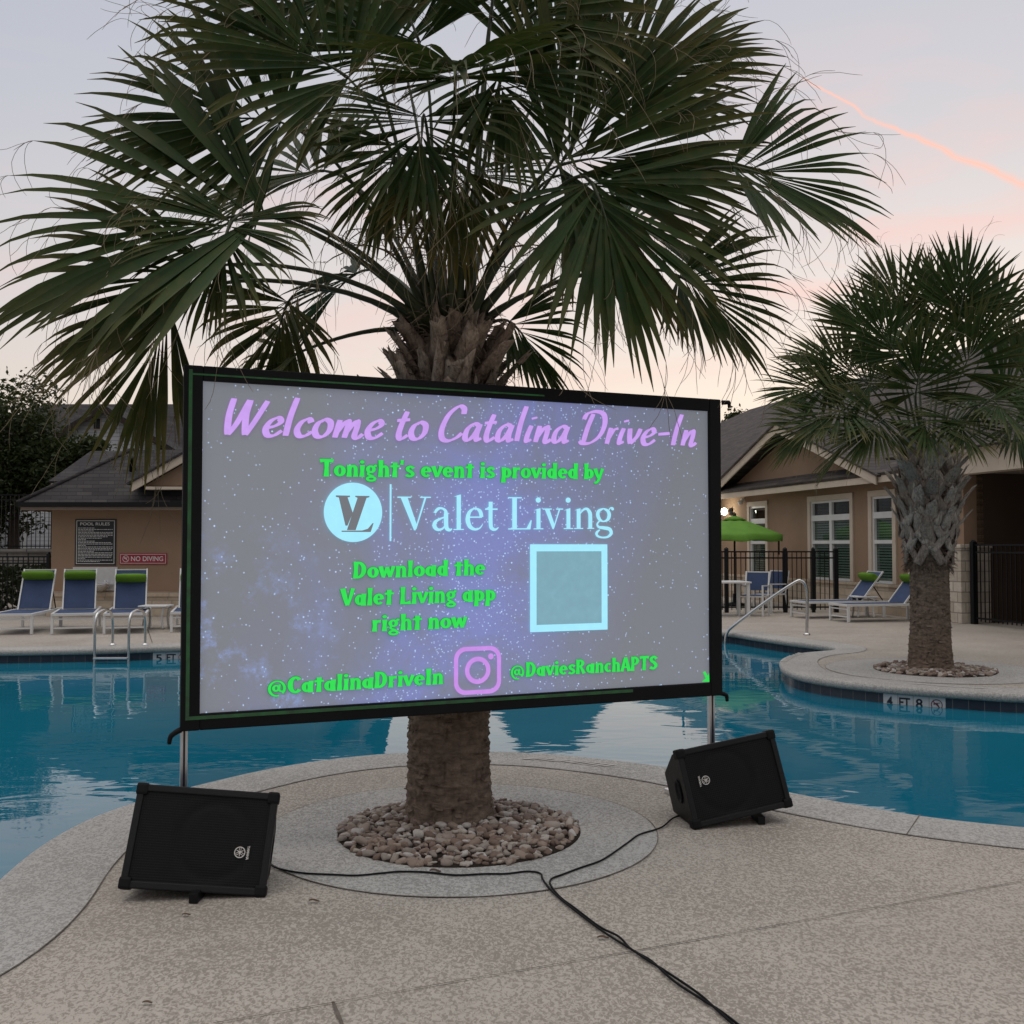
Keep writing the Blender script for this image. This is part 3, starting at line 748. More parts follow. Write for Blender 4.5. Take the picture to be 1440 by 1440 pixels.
for i in range(520):
    a = rnd.uniform(0, 6.283); z = rnd.uniform(2.1, 2.78); r = .20; v = Vector((math.cos(a) * .8 + rnd.gauss(0, .4), math.sin(a) * .8 + rnd.gauss(0, .4), rnd.uniform(-.5, 1))).normalized(); p = Vector((math.cos(a) * r, math.sin(a) * r, z)); pts = []
    for k_ in range(6): pts.append(p.copy()); p = p + v * rnd.uniform(.02, .05); v = (v + Vector((rnd.gauss(0, .3), rnd.gauss(0, .3), -.25))).normalized()
    mb.tube(pts, [rnd.uniform(.0015, .005)] * 4 + [.002, .001], 3, 0, (0, rnd.random(), 0), False)
mb.build('fibre_fringe', 'trunk_fibre', palm, fix=False)
# hub pixel, depth, axis, normal, length, spread, droop, old
FR = [
 (395, 172, 5.30, (-.95, -.08, .22), (-.05, -.90, .30), 1.02, 98, .60, .1),
 (372, 300, 4.95, (-1.0, -.10, .0), (.05, -.85, .50), 1.42, 74, .75, .1),
 (325, 312, 4.85, (-.14, -.38, -.60), (0, -.88, .45), .62, 120, .9, .25),
 (240, 436, 5.20, (-.46, .06, -.88), (-.1, -.9, .4), .90, 58, .7, .85),
 (405, 425, 5.75, (-.45, .30, -.75), (.1, -.85, .5), .66, 95, 1.0, .6),
 (420, 496, 5.75, (-.75, .30, -.25), (0, -.7, .7), .66, 85, .9, .85),
 (300, 375, 5.05, (-.95, -.05, -.22), (0, -.88, .45), 1.05, 56, .6, .3),
 (595, 165, 5.05, (.0, -.45, -.55), (0, -.88, .45), .70, 118, 1.2, .2),
 (490, 110, 5.20, (-.60, -.20, .45), (.1, -.88, .3), .98, 98, .9, .25),
 (590, 60, 5.75, (-.35, .05, 1.0), (.1, -.95, .1), 1.05, 78, .4, 0),
 (690, 30, 5.60, (.10, -.1, 1.0), (.0, -.95, .2), 1.00, 78, .5, 0),
 (690, 92, 5.15, (.25, -.42, -.5), (.0, -.88, .45), .78, 118, 1.2, .2),
 (745, 25, 5.3, (.60, -.2, .60), (-.1, -.9, .3), .95, 88, .7, .1),
 (785, 233, 5.35, (.97, -.08, .28), (-.1, -.92, .25), 1.12, 96, .45, .1),
 (792, 225, 5.20, (.55, -.10, .85), (-.1, -.95, .2), 1.10, 52, .3, .05),
 (832, 256, 4.98, (.35, -.35, -.85), (.05, -.9, .4), .98, 82, .9, .5),
 (800, 250, 5.30, (.75, -.20, -.62), (.05, -.9, .4), 1.00, 60, .8, .3),
 (1030, 235, 5.25, (.97, -.08, -.12), (0, -.85, .5), .84, 78, .6, .3),
 (955, 388, 5.60, (.84, -.05, -.45), (0, -.85, .5), .72, 86, .7, .3),
 (716, 452, 5.75, (.75, .10, -.50), (0, -.8, .6), .56, 82, 1.0, .2),
 (640, 235, 5.20, (.02, -.2, -1.0), (0, -.95, .2), .60, 60, .8, .9),
 (560, 205, 5.25, (-.3, -.3, -.8), (0, -.9, .4), .62, 95, 1.0, .45),
 (455, 240, 6.30, (-.75, .30, .15), (-.1, -.6, .7), .95, 95, .8, .1),
 (560, 70, 6.40, (-.3, .40, .85), (0, -.9, -.2), 1.0, 92, .6, 0),
 (770, 110, 6.40, (.45, .30, .80), (0, -.9, -.2), 1.0, 92, .6, 0),
 (875, 310, 6.20, (.80, .25, -.10), (0, -.6, .7), .90, 95, .8, .2),
 (660, 240, 6.60, (.05, .8, .1), (0, .1, .9), .8, 110, .9, .2),
 (500, 385, 6.35, (-.8, .30, -.35), (0, -.4, .9), .75, 90, .9, .4),
 (700, -45, 5.5, (.2, -.2, .9), (0, -.9, .3), 1.0, 95, .7, 0),
 (460, -5, 5.6, (-.75, 0, .45), (.1, -.9, .3), 1.0, 92, .6, 0),
 (865, 120, 5.8, (.70, .1, .60), (-.1, -.9, .2), 1.0, 85, .5, 0),
 (640, 110, 4.95, (.05, -.6, .1), (0, -.7, .7), .75, 120, 1.1, .2),
]
for i, (px, py, Y, ax, nr, Ln, spd, dr, old) in enumerate(FR):
    hub = at(px, py, Y)
    dv = hub - Vector((TC.x, TC.y, hub.z)); ang = math.atan2(dv.y, dv.x); lv = (hub.z - 2.3) / 2.0
    b = Vector((TC.x + math.cos(ang) * .12, TC.y + math.sin(ang) * .12, 2.62 + .15 * min(1, max(0, lv))))
    frond(palm, W2(b), W2(hub), ax, nr, Ln, 40 + i, max(30, int(spd * .46)), spd, dr, old, 'palm_leaf_old' if old > .55 else 'palm_leaf', 0.019, 58, .10 + .10 * max(0, min(1, 1 - lv)))
for i, (px, py, Y) in enumerate(((480, 345, 5.5), (525, 325, 5.9), (560, 300, 5.4), (700, 300, 5.4), (765, 345, 5.8), (610, 270, 6.0))):
    flower_stalk(palm, W2(Vector((TC.x, TC.y, 2.7))), W2(at(px, py, Y)), 70 + i)

# ---- the smaller palm on its own peninsula
TC2 = Vector((5.03, 12.36, 0))
palm2 = empty('palm_tree', TC2, 0, 'shorter fan palm with criss-cross grey leaf bases on the right peninsula', 'palm tree')
trunk(palm2, Vector((0, 0, 0)), 2.1, .245, .205, 9.1, .03, 900, 130, 110, .040)
rnd = random.Random(15); mb = MB()
for i in range(420):
    a = rnd.uniform(0, 6.283); z = rnd.uniform(1.22, 1.62); r = .215; v = Vector((math.cos(a) * .55 + rnd.gauss(0, .3), math.sin(a) * .55 + rnd.gauss(0, .3), rnd.uniform(-1, .25))).normalized(); p = Vector((math.cos(a) * r, math.sin(a) * r, z)); pts = []
    for k_ in range(5): pts.append(p.copy()); p = p + v * rnd.uniform(.02, .045); v = (v + Vector((rnd.gauss(0, .25), rnd.gauss(0, .25), -.3))).normalized()
    mb.tube(pts, [rnd.uniform(.003, .007)] * 3 + [.003, .001], 3, 0, (0, rnd.random(), 0), False)
mb.build('fibre_fringe', 'trunk_fibre', palm2, fix=False)
for lvl in range(8):
    for j in range(6):
        lv = lvl / 7; a = (j + .5 * (lvl % 2)) * 2 * math.pi / 6 + .25 + rnd.uniform(-.08, .08); z = 1.42 + 1.05 * lv; r = .235 + .075 * math.sin(lv * 2.6)
        leaf_base(palm2, (math.cos(a) * r, math.sin(a) * r, z), a, R(14 + 16 * lv + rnd.uniform(-8, 12)), rnd.uniform(.34, .52), rnd.uniform(.12, .165), 300 + lvl * 8 + j, 'leaf_base_grey', True, rnd.uniform(-.25, .25))
FR2 = [
 (1240, 478, 12.5, (-.62, .1, .70), (.2, -.85, .2), 1.05, 120, .45), (1322, 455, 12.7, (.02, .1, 1), (0, -.95, .1), 1.08, 95, .35), (1388, 478, 12.6, (.30, .1, 1), (-.1, -.9, .2), 1.10, 115, .4),
 (1288, 552, 11.7, (-.05, -.45, .60), (0, -.8, .5), .90, 140, .8), (1394, 562, 11.6, (.12, -.5, -.25), (0, -.8, .6), .85, 145, .9), (1242, 590, 11.7, (-.60, -.4, -.35), (0, -.8, .6), .88, 130, .9),
 (1165, 545, 12.2, (-.92, 0, .10), (0, -.7, .6), .85, 125, .7), (1150, 590, 12.5, (-.75, .1, -.45), (0, -.6, .8), .80, 125, .9), (1440, 530, 12.3, (.85, 0, .30), (0, -.8, .5), .95, 120, .7),
 (1425, 598, 11.9, (.60, -.3, -.60), (0, -.8, .6), .85, 130, 1.0), (1352, 525, 11.9, (.2, -.4, .75), (0, -.85, .4), .90, 130, .7), (1300, 500, 13.3, (-.2, .6, .7), (0, -.7, -.4), 1.0, 130, .5),
 (1195, 520, 12.8, (-.75, .3, .5), (.1, -.8, .4), .95, 125, .6), (1420, 500, 13.0, (.6, .4, .6), (-.1, -.8, .2), .95, 125, .6), (1265, 535, 13.3, (-.4, .7, .1), (0, .2, .9), .9, 130, .8), (1370, 560, 13.2, (.4, .7, -.1), (0, .2, .9), .9, 130, .8),
 (1205, 610, 12.9, (-.6, .4, -.5), (0, -.4, .9), .8, 130, 1.0), (1345, 590, 11.5, (.0, -.6, -.35), (0, -.8, .6), .75, 140, 1.1), (1190, 575, 11.8, (-.8, -.3, -.15), (0, -.75, .6), .85, 125, .9), (1275, 440, 12.9, (-.35, .2, .9), (0, -.9, .1), 1.0, 110, .4), (1350, 440, 12.4, (.2, -.05, 1), (0, -.95, .2), 1.02, 100, .4), (1225, 540, 12.2, (-.85, -.1, .35), (.1, -.9, .4), .92, 110, .6), (1410, 550, 12.2, (.7, -.15, .35), (0, -.9, .4), .92, 110, .6), (1300, 590, 11.5, (-.15, -.55, -.3), (0, -.85, .5), .72, 120, 1.0), (1260, 500, 12.0, (-.45, -.2, .8), (.1, -.95, .2), .95, 95, .5)]
for i, (px, py, Y, ax, nr, Ln, spd, dr) in enumerate(FR2):
    hub = at(px, py, Y); dv = hub - Vector((TC2.x, TC2.y, hub.z)); ang = math.atan2(dv.y, dv.x)
    b = Vector((math.cos(ang) * .14, math.sin(ang) * .14, 2.5))
    frond(palm2, b, hub - TC2, ax, nr, Ln, 140 + i, max(34, int(spd * .86 * .44)), spd * .80, dr * .5, .25 if py > 560 else .1, 'palm_leaf', .020, 22, .12, fila_len=.4)

# ================================================================== RIGHT BUILDING (clubhouse), local x runs along the wall towards the viewer, y into it
PX = Vector((8.77, 19.8, 0)); ANG = math.atan2(-.975, .223)
CM = Matrix.Translation(PX) @ Matrix.Rotation(ANG, 4, 'Z')
def cpt(x, y, z): return CM @ Vector((x, y, z))
club = empty('clubhouse', PX, ANG, 'tan stucco clubhouse with cream trim and limestone base on the right', 'building')
WX = [(-9.38, -8.15, 1), (-6.0, -3.93, 2), (-3.30, -2.25, 1)]            # window openings along the wall (with trim)
ZT, ZB = 2.72, .66
mb = MB(); prev = -36.0
for a, b, k_ in WX:
    mb.box(prev, a, 0, .25, .62, 3.0); mb.box(a, b, 0, .25, ZT, 3.0); mb.box(a, b, 0, .25, .62, ZB); prev = b
mb.box(prev, -.42, 0, .25, .62, 3.0); mb.box(-.42, 0, -.04, .40, 1.5, 2.86)
mb.build('wall', 'stucco_tan', club)
mb = MB(); mb.box(-36, -.70, -.10, .25, -.3, .60); mb.box(-36, -.70, -.13, .05, .60, .66)
mb.build('stone_base', 'limestone', club)
mb = MB(); mb.box(-.70, .06, -.16, .50, -.3, 1.45); mb.box(-.73, .09, -.19, .53, 1.45, 1.52)
mb.build('stone_pier', 'limestone_pier', club, bevel=.012)
for a, b, k_ in WX:
    mb = MB(); t = .13
    mb.box(a, a + t, -.04, .1, ZB, ZT); mb.box(b - t, b, -.04, .1, ZB, ZT); mb.box(a, b, -.045, .1, ZT - t, ZT); mb.box(a - .03, b + .03, -.10, .1, ZB - .06, ZB)
    w = mb.build('window', 'cream_trim', club, bevel=.006)
    mb = MB(); A0, B0, Z0, Z1 = a + t, b - t, ZB, ZT - t; zt = Z1 - .42; zm = .66 + .92
    sw = .055; xs = [A0 + (B0 - A0) * i / k_ for i in range(k_ + 1)]
    mb.box(A0, B0, -.002, .07, Z1 - sw, Z1); mb.box(A0, B0, -.002, .07, Z0, Z0 + sw); mb.box(A0, B0, -.004, .07, zt - .07, zt + .07); mb.box(A0, B0, .0, .07, zm - .04, zm + .04)
    for i, x in enumerate(xs):
        h = sw if 0 < i < k_ else sw; x0 = x if i == 0 else (x - h if i == k_ else x - h); x1 = x + h if i < k_ else x
        for q0, q1 in ((Z0 + sw, zm - .04), (zm + .04, zt - .07), (zt + .07, Z1 - sw)): mb.box(x0, x1, .001, .07, q0, q1)
    mb.build('sash', 'white_metal', w)
    mb = MB(); mb.box(A0, B0, .062, .066, Z0, Z1); mb.build('pane', 'window_glass', w)
    mb = MB(); z = Z0 + .03
    while z < zt: mb.box(A0 + .02, B0 - .02, .078, .090, z, z + .040); z += .062
    mb.build('blind', 'blind', w)
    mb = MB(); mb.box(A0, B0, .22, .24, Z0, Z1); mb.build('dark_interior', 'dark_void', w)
# eave fascia, soffit, pent strip, gable
E0 = 3.0; OV = .42; G0, G1, GS = -11.25, -2.28, .357; GA = (G0 + G1) / 2; GZ = 3.04 + GS * (G1 - G0) / 2
mb = MB(); mb.box(-36, .0, -OV, -OV + .03, E0 - .15, E0 + .03); mb.build('fascia', 'cream_trim', club)
mb = MB(); mb.box(-36, .0, -OV + .03, .0, E0 - .10, E0 - .08); mb.build('soffit', 'soffit', club)
mb = MB(); mb.slab([(G0, -OV - .02, E0 + .03), (G1 + .3, -OV - .02, E0 + .03), (G1 + .3, .05, E0 + .22), (G0, .05, E0 + .22)], .03); mb.build('pent_roof', 'shingles_brown', club)
mb = MB(); mb.prism([(G0 + .3, 3.0), (G1 - .3, 3.0), (GA, GZ - .18)], .0, .2); mb.build('gable_wall', 'stucco_tan', club)
for s_ in (-1, 1):
    e = G0 if s_ < 0 else G1; mb = MB()
    mb.prism([(e - s_ * 0 , 3.04 - .02), (GA, GZ - .02), (GA, GZ - .24), (e, 3.04 - .24)], -OV - .06, -OV - .02); mb.build('rake_board', 'cream_trim', club)
    mb = MB(); mb.prism([(e + s_ * .1, 3.04 - .03), (GA, GZ), (GA, GZ - .02), (e + s_ * .1, 3.04 - .05)], -OV - .02, .1); 
    mb.build('rake_soffit', 'soffit', club)
    mb = MB(); sl_ = 8.5
    mb.slab([(e + s_ * .12, -OV - .10, 3.01), (GA, -OV - .10, GZ + .03), (GA, sl_, GZ + .03), (e + s_ * .12, sl_, 3.01)], .05); mb.build('gable_roof', 'shingles_brown', club)
# main roof, ridge parallel to the wall, hipped at the far end
RB, RZ, RS = 9.0, 8.0, (8.0 - 3.06) / 9.42
mb = MB()
mb.slab([(-36.6, -OV - .04, 3.05), (.2, -OV - .04, 3.05), (.2, RB, RZ), (-27.7, RB, RZ)], .06)
mb.slab([(-36.6, -OV - .04, 3.05), (-27.7, RB, RZ), (-36.6, 18.4, 3.05)], .06)
mb.slab([(.2, 18.4, 3.05), (-36.6, 18.4, 3.05), (-27.7, RB, RZ), (.2, RB, RZ)], .06)
rf = mb.build('roof', 'shingles_brown', club)
mb = MB(); mb.lathe([(.05, -.2), (.05, .55), (.06, .56), (.06, .60)], 10, (-22.2, 3.3, 3.06 + RS * 3.7)); mb.build('vent_pipe', 'black_iron', rf)
mb = MB(); mb.box(-36, -.0, .25, 16, -.2, 2.9); mb.build('inner_block', 'stucco_shaded', club)
# porch to the right
mb = MB(); mb.box(.02, 9, -.30, .0, 2.85, 3.30); mb.box(.02, 9, -.36, .02, 3.30, 3.36); mb.build('porch_beam', 'cream_trim', club, bevel=.01)
mb = MB(); mb.box(.02, 9, .0, 3.2, 2.90, 2.96); mb.build('porch_ceiling', 'soffit', club)
mb = MB(); mb.box(-.0, 9, 3.0, 3.2, 0, 2.9); mb.box(8.8, 9, .2, 3.0, 0, 2.9); mb.build('porch_wall', 'stucco_shaded', club)
for x0 in (.35, 1.9, 3.6, 5.2):
    mb = MB(); 
    for q in ((x0, x0 + .12, .75, 2.6), (x0 + .83, x0 + .95, .75, 2.6)): mb.box(q[0], q[1], 2.94, 3.0, q[2], q[3])
    mb.box(x0, x0 + .95, 2.93, 3.0, 2.48, 2.6); mb.box(x0 + .12, x0 + .83, 2.95, 3.0, 2.0, 2.09); mb.box(x0 + .12, x0 + .83, 2.95, 3.0, .75, .82)
    w = mb.build('window', 'soffit', club)
    mb = MB(); mb.box(x0 + .12, x0 + .83, 2.975, 2.99, .82, 2.48); mb.build('pane', 'window_glass', w)
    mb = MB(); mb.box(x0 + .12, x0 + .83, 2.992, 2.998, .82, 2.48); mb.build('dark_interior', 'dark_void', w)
mb = MB(); mb.slab([(-1.9, -.5, 3.34), (9.6, -.5, 3.34), (9.6, 7.5, 9.6), (4.0, 7.5, 9.6)], .06); mb.slab([(-1.9, -.5, 3.34), (4.0, 7.5, 9.6), (-1.9, 15.5, 3.34)], .06); mb.build('porch_roof', 'shingles_brown', club)

# fittings on the clubhouse wall
t = empty('wall_lamp', cpt(-10.45, 0, 2.49), ANG, 'lit white lamp on the clubhouse wall at the edge of the screen', 'lamp')
mb = MB(); mb.box(-.08, .08, -.05, 0, -.1, .1); mb.bar((0, -.05, .02), (0, -.16, .02), .03); mb.build('bracket', 'black_iron', t)
mb = MB(); mb.lathe([(.03, -.10), (.07, -.075), (.09, 0), (.07, .075), (.03, .10)], 16, (0, -.24, 0)); mb.build('globe', 'lamp_white', t)
pl = bpy.data.lights.new('wall_lamp_light', 'POINT'); pl.energy = 14; pl.color = (1, .96, .8); pl.shadow_soft_size = .13
plo = bpy.data.objects.new('wall_lamp_light', pl); COL.objects.link(plo); plo.parent = t; plo.location = (0, -.5, 0)
t = empty('security_camera', cpt(-9.62, 0, 2.78), ANG, 'small white dome security camera under the clubhouse eave', 'camera')
mb = MB(); mb.box(-.05, .05, -.10, 0, -.03, .05); mb.build('mount', 'white_metal', t)
mb = MB(); mb.lathe([(.02, -.12), (.06, -.10), (.08, -.05), (.08, -.02), (.05, 0)], 14, (0, -.12, -.01)); mb.build('dome', 'white_metal', t)
t = empty('alarm_box', cpt(-1.45, 0, 1.27), ANG, 'red emergency box with white front on wall beside the smaller palm', 'box')
mb = MB(); mb.box(-.16, .16, -.14, 0, -.20, .20); mb.build('case', 'red_box', t, bevel=.012)
mb = MB(); mb.box(-.105, .04, -.146, -.139, -.13, .12); mb.build('panel', 'sign_white', t)

# ================================================================== IRON FENCES
def fence(name, p0, p1, h, label, posts, step=.105, gates=0, z0=0.0, rail2=True):
    p0 = Vector((*p0, z0)); p1 = Vector((*p1, z0)); d = p1 - p0; ln = d.length; ang = math.atan2(d.y, d.x)
    t = empty(name, p0, ang, label, 'fence', 'black iron fences')
    mb = MB(); k = int(ln / step)
    for i in range(1, k): mb.box(i * step - .008, i * step + .008, -.008, .008, .06, h - .012)
    mb.build('pickets', 'black_iron', t)
    mb = MB()
    for z in [h - .012] + ([h - .15] if rail2 else []) + [.12]: mb.box(0, ln, -.014, .014, z - .016, z + .016)
    mb.build('rails', 'black_iron', t)
    for x, w in posts:
        mb = MB(); mb.box(x - w / 2, x + w / 2, -w / 2, w / 2, 0, h + .045); mb.lathe([(w * .62, 0), (w * .62, .012), (w * .2, .045)], 4, (x, 0, h + .045), sm=False)
        mb.build('post', 'black_iron', t, bevel=.004)
    return t
p0 = at(930, 767, 22.9); p1 = at(1175, 767, 23.0); lnf = (p1 - p0).length
def fx(px): return (at(px, 767, 22.95) - p0).length
fence('iron_fence', p0.to_2d(), p1.to_2d(), 1.37, 'black iron fence between the umbrella and the right loungers', [(fx(1021), .085), (fx(1104), .085), (fx(1144), .07), (lnf, .095)])
p0 = cpt(.17, .0, 0); p1 = cpt(5.6, .0, 0)
fence('iron_fence', p0.to_2d(), p1.to_2d(), 1.52, 'black iron fence closing off the dark porch beside the stone pier', [(0.05, .10), (2.4, .06), (4.8, .06)], .12)
fence('iron_fence', (-21, 21.9), (-9.85, 21.9), 1.27, 'lower black iron fence beside the tan bathhouse corner', [(x, .07) for x in (1.5, 4, 6.5, 9.0, 11.1)], .11)
fence('iron_fence', (-26, 28.3), (-12.6, 28.3), 1.55, 'upper black iron fence standing on the lawn above the stone retaining wall', [(x, .07) for x in (2, 5, 8, 10.5, 13.3)], .12, z0=1.36)
t = MB(); t.box(-26, -10.2, 26.8, 27.2, -.4, 1.30); t.box(-26, -10.2, 26.74, 27.24, 1.30, 1.40)
tag(t.build('retaining_wall', 'retaining_stone'), 'rough stone retaining wall below the lawn at the left edge', 'wall')

# ================================================================== LEFT BATHHOUSE
BX, BY = -9.80, 21.8
bath = empty('bathhouse', (BX, BY, 0), 0, 'small tan bathhouse with dark shingle hip roof on the left', 'building')
mb = MB(); mb.box(0, 5.6, 0, 3.2, .50, 2.38); mb.build('wall', 'stucco_tan', bath)
mb = MB(); mb.box(-.06, 5.66, -.08, 3.2, -.3, .42); mb.box(-.09, 5.7, -.11, 3.2, .42, .52); mb.build('stone_base', 'limestone', bath)
mb = MB(); mb.box(-.45, 6.0, -.46, -.42, 2.24, 2.38); mb.box(-.46, -.42, -.42, 3.6, 2.24, 2.38); mb.box(-.42, 6.0, -.42, 0, 2.27, 2.29); mb.box(-.42, 0, 0, 3.6, 2.27, 2.29); mb.build('fascia', 'soffit', bath)
mb = MB(); mb.box(-.50, 6.0, -.54, -.46, 2.30, 2.40); mb.build('gutter', 'black_iron', bath)
mb = MB(); e, zr, kk = 2.37, 3.66, 1.75
mb.slab([(-.5, -.5, e), (6.1, -.5, e), (6.1 - kk, -.5 + kk, zr), (-.5 + kk, -.5 + kk, zr)], .05)
mb.slab([(-.5, -.5, e), (-.5 + kk, -.5 + kk, zr), (-.5 + kk, 3.6 - kk + .2, zr), (-.5, 3.8, e)], .05)
mb.slab([(-.5, 3.8, e), (6.1, 3.8, e), (6.1 - kk, 2.05, zr), (-.5 + kk, 2.05, zr)], .05)
mb.slab([(6.1, -.5, e), (6.1, 3.8, e), (6.1 - kk, 3.8 - kk, zr), (6.1 - kk, -.5 + kk, zr)], .05)
rf = mb.build('roof', 'shingles', bath)
mb = MB(); mb.tube([(-.5, -.5, e + .02), (-.5 + kk, -.5 + kk, zr + .02)], .05, 6); mb.build('hip_cap', 'shingles', rf)
mb = MB(); mb.lathe([(.07, -.2), (.07, .28), (.085, .29), (.085, .36)], 10, (1.50, .55, e + .70)); mb.build('vent_pipe', 'black_iron', rf)
# gable over the entrance, half hidden by the screen
mb = MB(); mb.prism([(2.1, 2.75), (4.9, 2.75), (3.5, 3.55)], -.35, 0.3); mb.build('gable_wall', 'stucco_tan', bath)
for s_ in (-1, 1):
    mb = MB(); mb.prism([(3.5 + s_ * 1.6, 2.62), (3.5 + s_ * 1.6, 2.80), (3.5, 3.72), (3.5, 3.54)], -.56, -.50); mb.build('rake_board', 'cream_trim', bath)
    mb = MB(); mb.slab([(3.5 + s_ * 1.7, -.60, 2.79), (3.5, -.60, 3.75), (3.5, 1.4, 3.75), (3.5 + s_ * 1.7, 1.4, 2.79)], .04); mb.build('gable_roof', 'shingles', bath)
mb = MB(); mb.box(2.2, 4.9, -.60, -.36, 2.66, 2.72); mb.build('pent_trim', 'cream_trim', bath)
# rear wing
mb = MB(); mb.box(-1.5, 6, 3.9, 8, 0, 3.0); mb.build('rear_wall', 'stucco_tan', bath)
mb = MB(); mb.box(-1.66, 6.2, 3.62, 3.66, 2.93, 3.09); mb.build('fascia', 'cream_trim', bath)
mb = MB(); mb.slab([(-1.70, 3.58, 3.10), (6.3, 3.58, 3.10), (6.3, 5.9, 4.06), (-1.62, 5.9, 4.06)], .06); mb.slab([(-1.62, 5.9, 4.06), (6.3, 5.9, 4.06), (6.3, 8.3, 3.1), (-1.7, 8.3, 3.1)], .06); rf = mb.build('roof', 'shingles', bath)
mb = MB(); mb.lathe([(.06, -.2), (.06, .45), (.075, .46), (.075, .52)], 10, (.62, 4.9, 3.62)); mb.build('vent_pipe', 'black_iron', rf)

def sign_plane(px, py): 
    p = at(px, py, BY - .03); return p
def sign(name, px0, px1, py0, py1, mat, label):
    a = at(px0, py1, BY); b = at(px1, py0, BY); w = b.x - a.x; h = b.z - a.z
    t = empty(name, (a.x, BY, a.z), 0, label, 'sign'); mb = MB(); mb.box(0, w, -.022, 0, 0, h); mb.build('board', mat, t, bevel=.003); return t, w, h
t, w, h = sign('rules_sign', 105.5, 164, 730, 795, 'sign_black', 'tall black POOL RULES sign with white text on the tan bathhouse wall')
mb = MB(); b_ = .03; q = .012
for a in ((b_, w - b_, b_, b_ + q), (b_, w - b_, h - b_ - q, h - b_), (b_, b_ + q, b_ + q, h - b_ - q), (w - b_ - q, w - b_, b_ + q, h - b_ - q)): mb.box(a[0], a[1], -.0255, -.022, a[2], a[3])
mb.build('border', 'sign_white', t)
mb = MB(); text_fit(mb, 'POOL RULES', lambda x, z: (.125 * w + x, -.0245, h * .865 + z), w * .72, h * .062, .012); mb.build('heading', 'sign_white', t)
mb = MB(); rnd = random.Random(3); z = h * .80
for i in range(24):
    x = .075 * w; end = rnd.choice((.25, .45, .62, .80, .88, .90, .90)) * w
    while x < end:
        l_ = rnd.uniform(.02, .07); mb.box(x, min(x + l_, .92 * w), -.0245, -.022, z, z + .0125); x += l_ + .012
    z -= h * .0315
mb.build('small_print', 'sign_white', t)
def nodive(mb, cx, cz, r, fn, mi=0, th=.16):
    """ring with a diver and a bar across"""
    k = 28
    for j in range(k):
        a0, a1 = 2 * math.pi * j / k, 2 * math.pi * (j + 1) / k
        mb.face([mb.vert(fn(cx + math.cos(a) * rr, cz + math.sin(a) * rr)) for a, rr in ((a0, r * (1 - th)), (a1, r * (1 - th)), (a1, r), (a0, r))], mi)
    def ln(x0, z0, x1, z1, wd, o):
        d = Vector((x1 - x0, z1 - z0)); d.normalize(); nq = Vector((-d.y, d.x)) * wd * r / 2
        mb.face([mb.vert(fn(cx + a * r + s_ * nq.x, cz + b * r + s_ * nq.y, o)) for a, b, s_ in ((x0, z0, 1), (x1, z1, 1), (x1, z1, -1), (x0, z0, -1))], mi)
    ln(-.6, .6, .6, -.6, .16, .0006); ln(-.55, .1, .0, .28, .24, .001); ln(.0, .28, .35, -.3, .22, .0014); ln(.0, .28, .55, .4, .12, .0018)
t, w, h = sign('no_diving_sign', 168.5, 235, 778, 793.5, 'sign_red', 'long red NO DIVING sign with white letters on the tan bathhouse wall')
mb = MB(); b_ = .018; q = .009
for a in ((b_, w - b_, b_, b_ + q), (b_, w - b_, h - b_ - q, h - b_), (b_, b_ + q, b_ + q, h - b_ - q), (w - b_ - q, w - b_, b_ + q, h - b_ - q)): mb.box(a[0], a[1], -.0255, -.022, a[2], a[3])
mb.build('border', 'sign_white', t)
mb = MB(); text_fit(mb, 'NO DIVING', lambda x, z: (.245 * w + x, -.0245, h * .30 + z), w * .68, h * .42, .014); mb.build('lettering', 'sign_white', t)
mb = MB(); nodive(mb, .135 * w, h * .5, h * .30, lambda x, z, o=0: (x, -.0245 - o, z)); mb.build('symbol', 'sign_white', t)
# drinking fountains
a = at(102.5, 830.5, BY); b = at(166, 797.5, BY); t = empty('drinking_fountain', (a.x, BY, a.z), 0, 'steel two-bowl drinking fountain under the black rules sign', 'drinking fountain'); w = b.x - a.x; h = b.z - a.z
mb = MB(); mb.box(0, w, -.02, 0, 0, h); mb.build('back_plate', 'brushed_aluminium', t, bevel=.004)
for cx, cz in ((.235 * w, h * .56), (.70 * w, h * .20)):
    mb = MB(); mb.lathe([(.02, -.11), (.08, -.10), (.15, -.03), (.19, .035), (.185, .045), (.16, .03), (.03, -.02)], 22, (cx, -.20, cz)); mb.box(cx - .12, cx + .12, -.2, -.02, cz - .05, cz + .03); bw = mb.build('bowl', 'steel', t)
    mb = MB(); mb.tube([(cx + .08, -.1, cz + .03), (cx + .08, -.1, cz + .10), (cx + .06, -.14, cz + .12)], .014, 8); mb.build('spout', 'steel', bw)

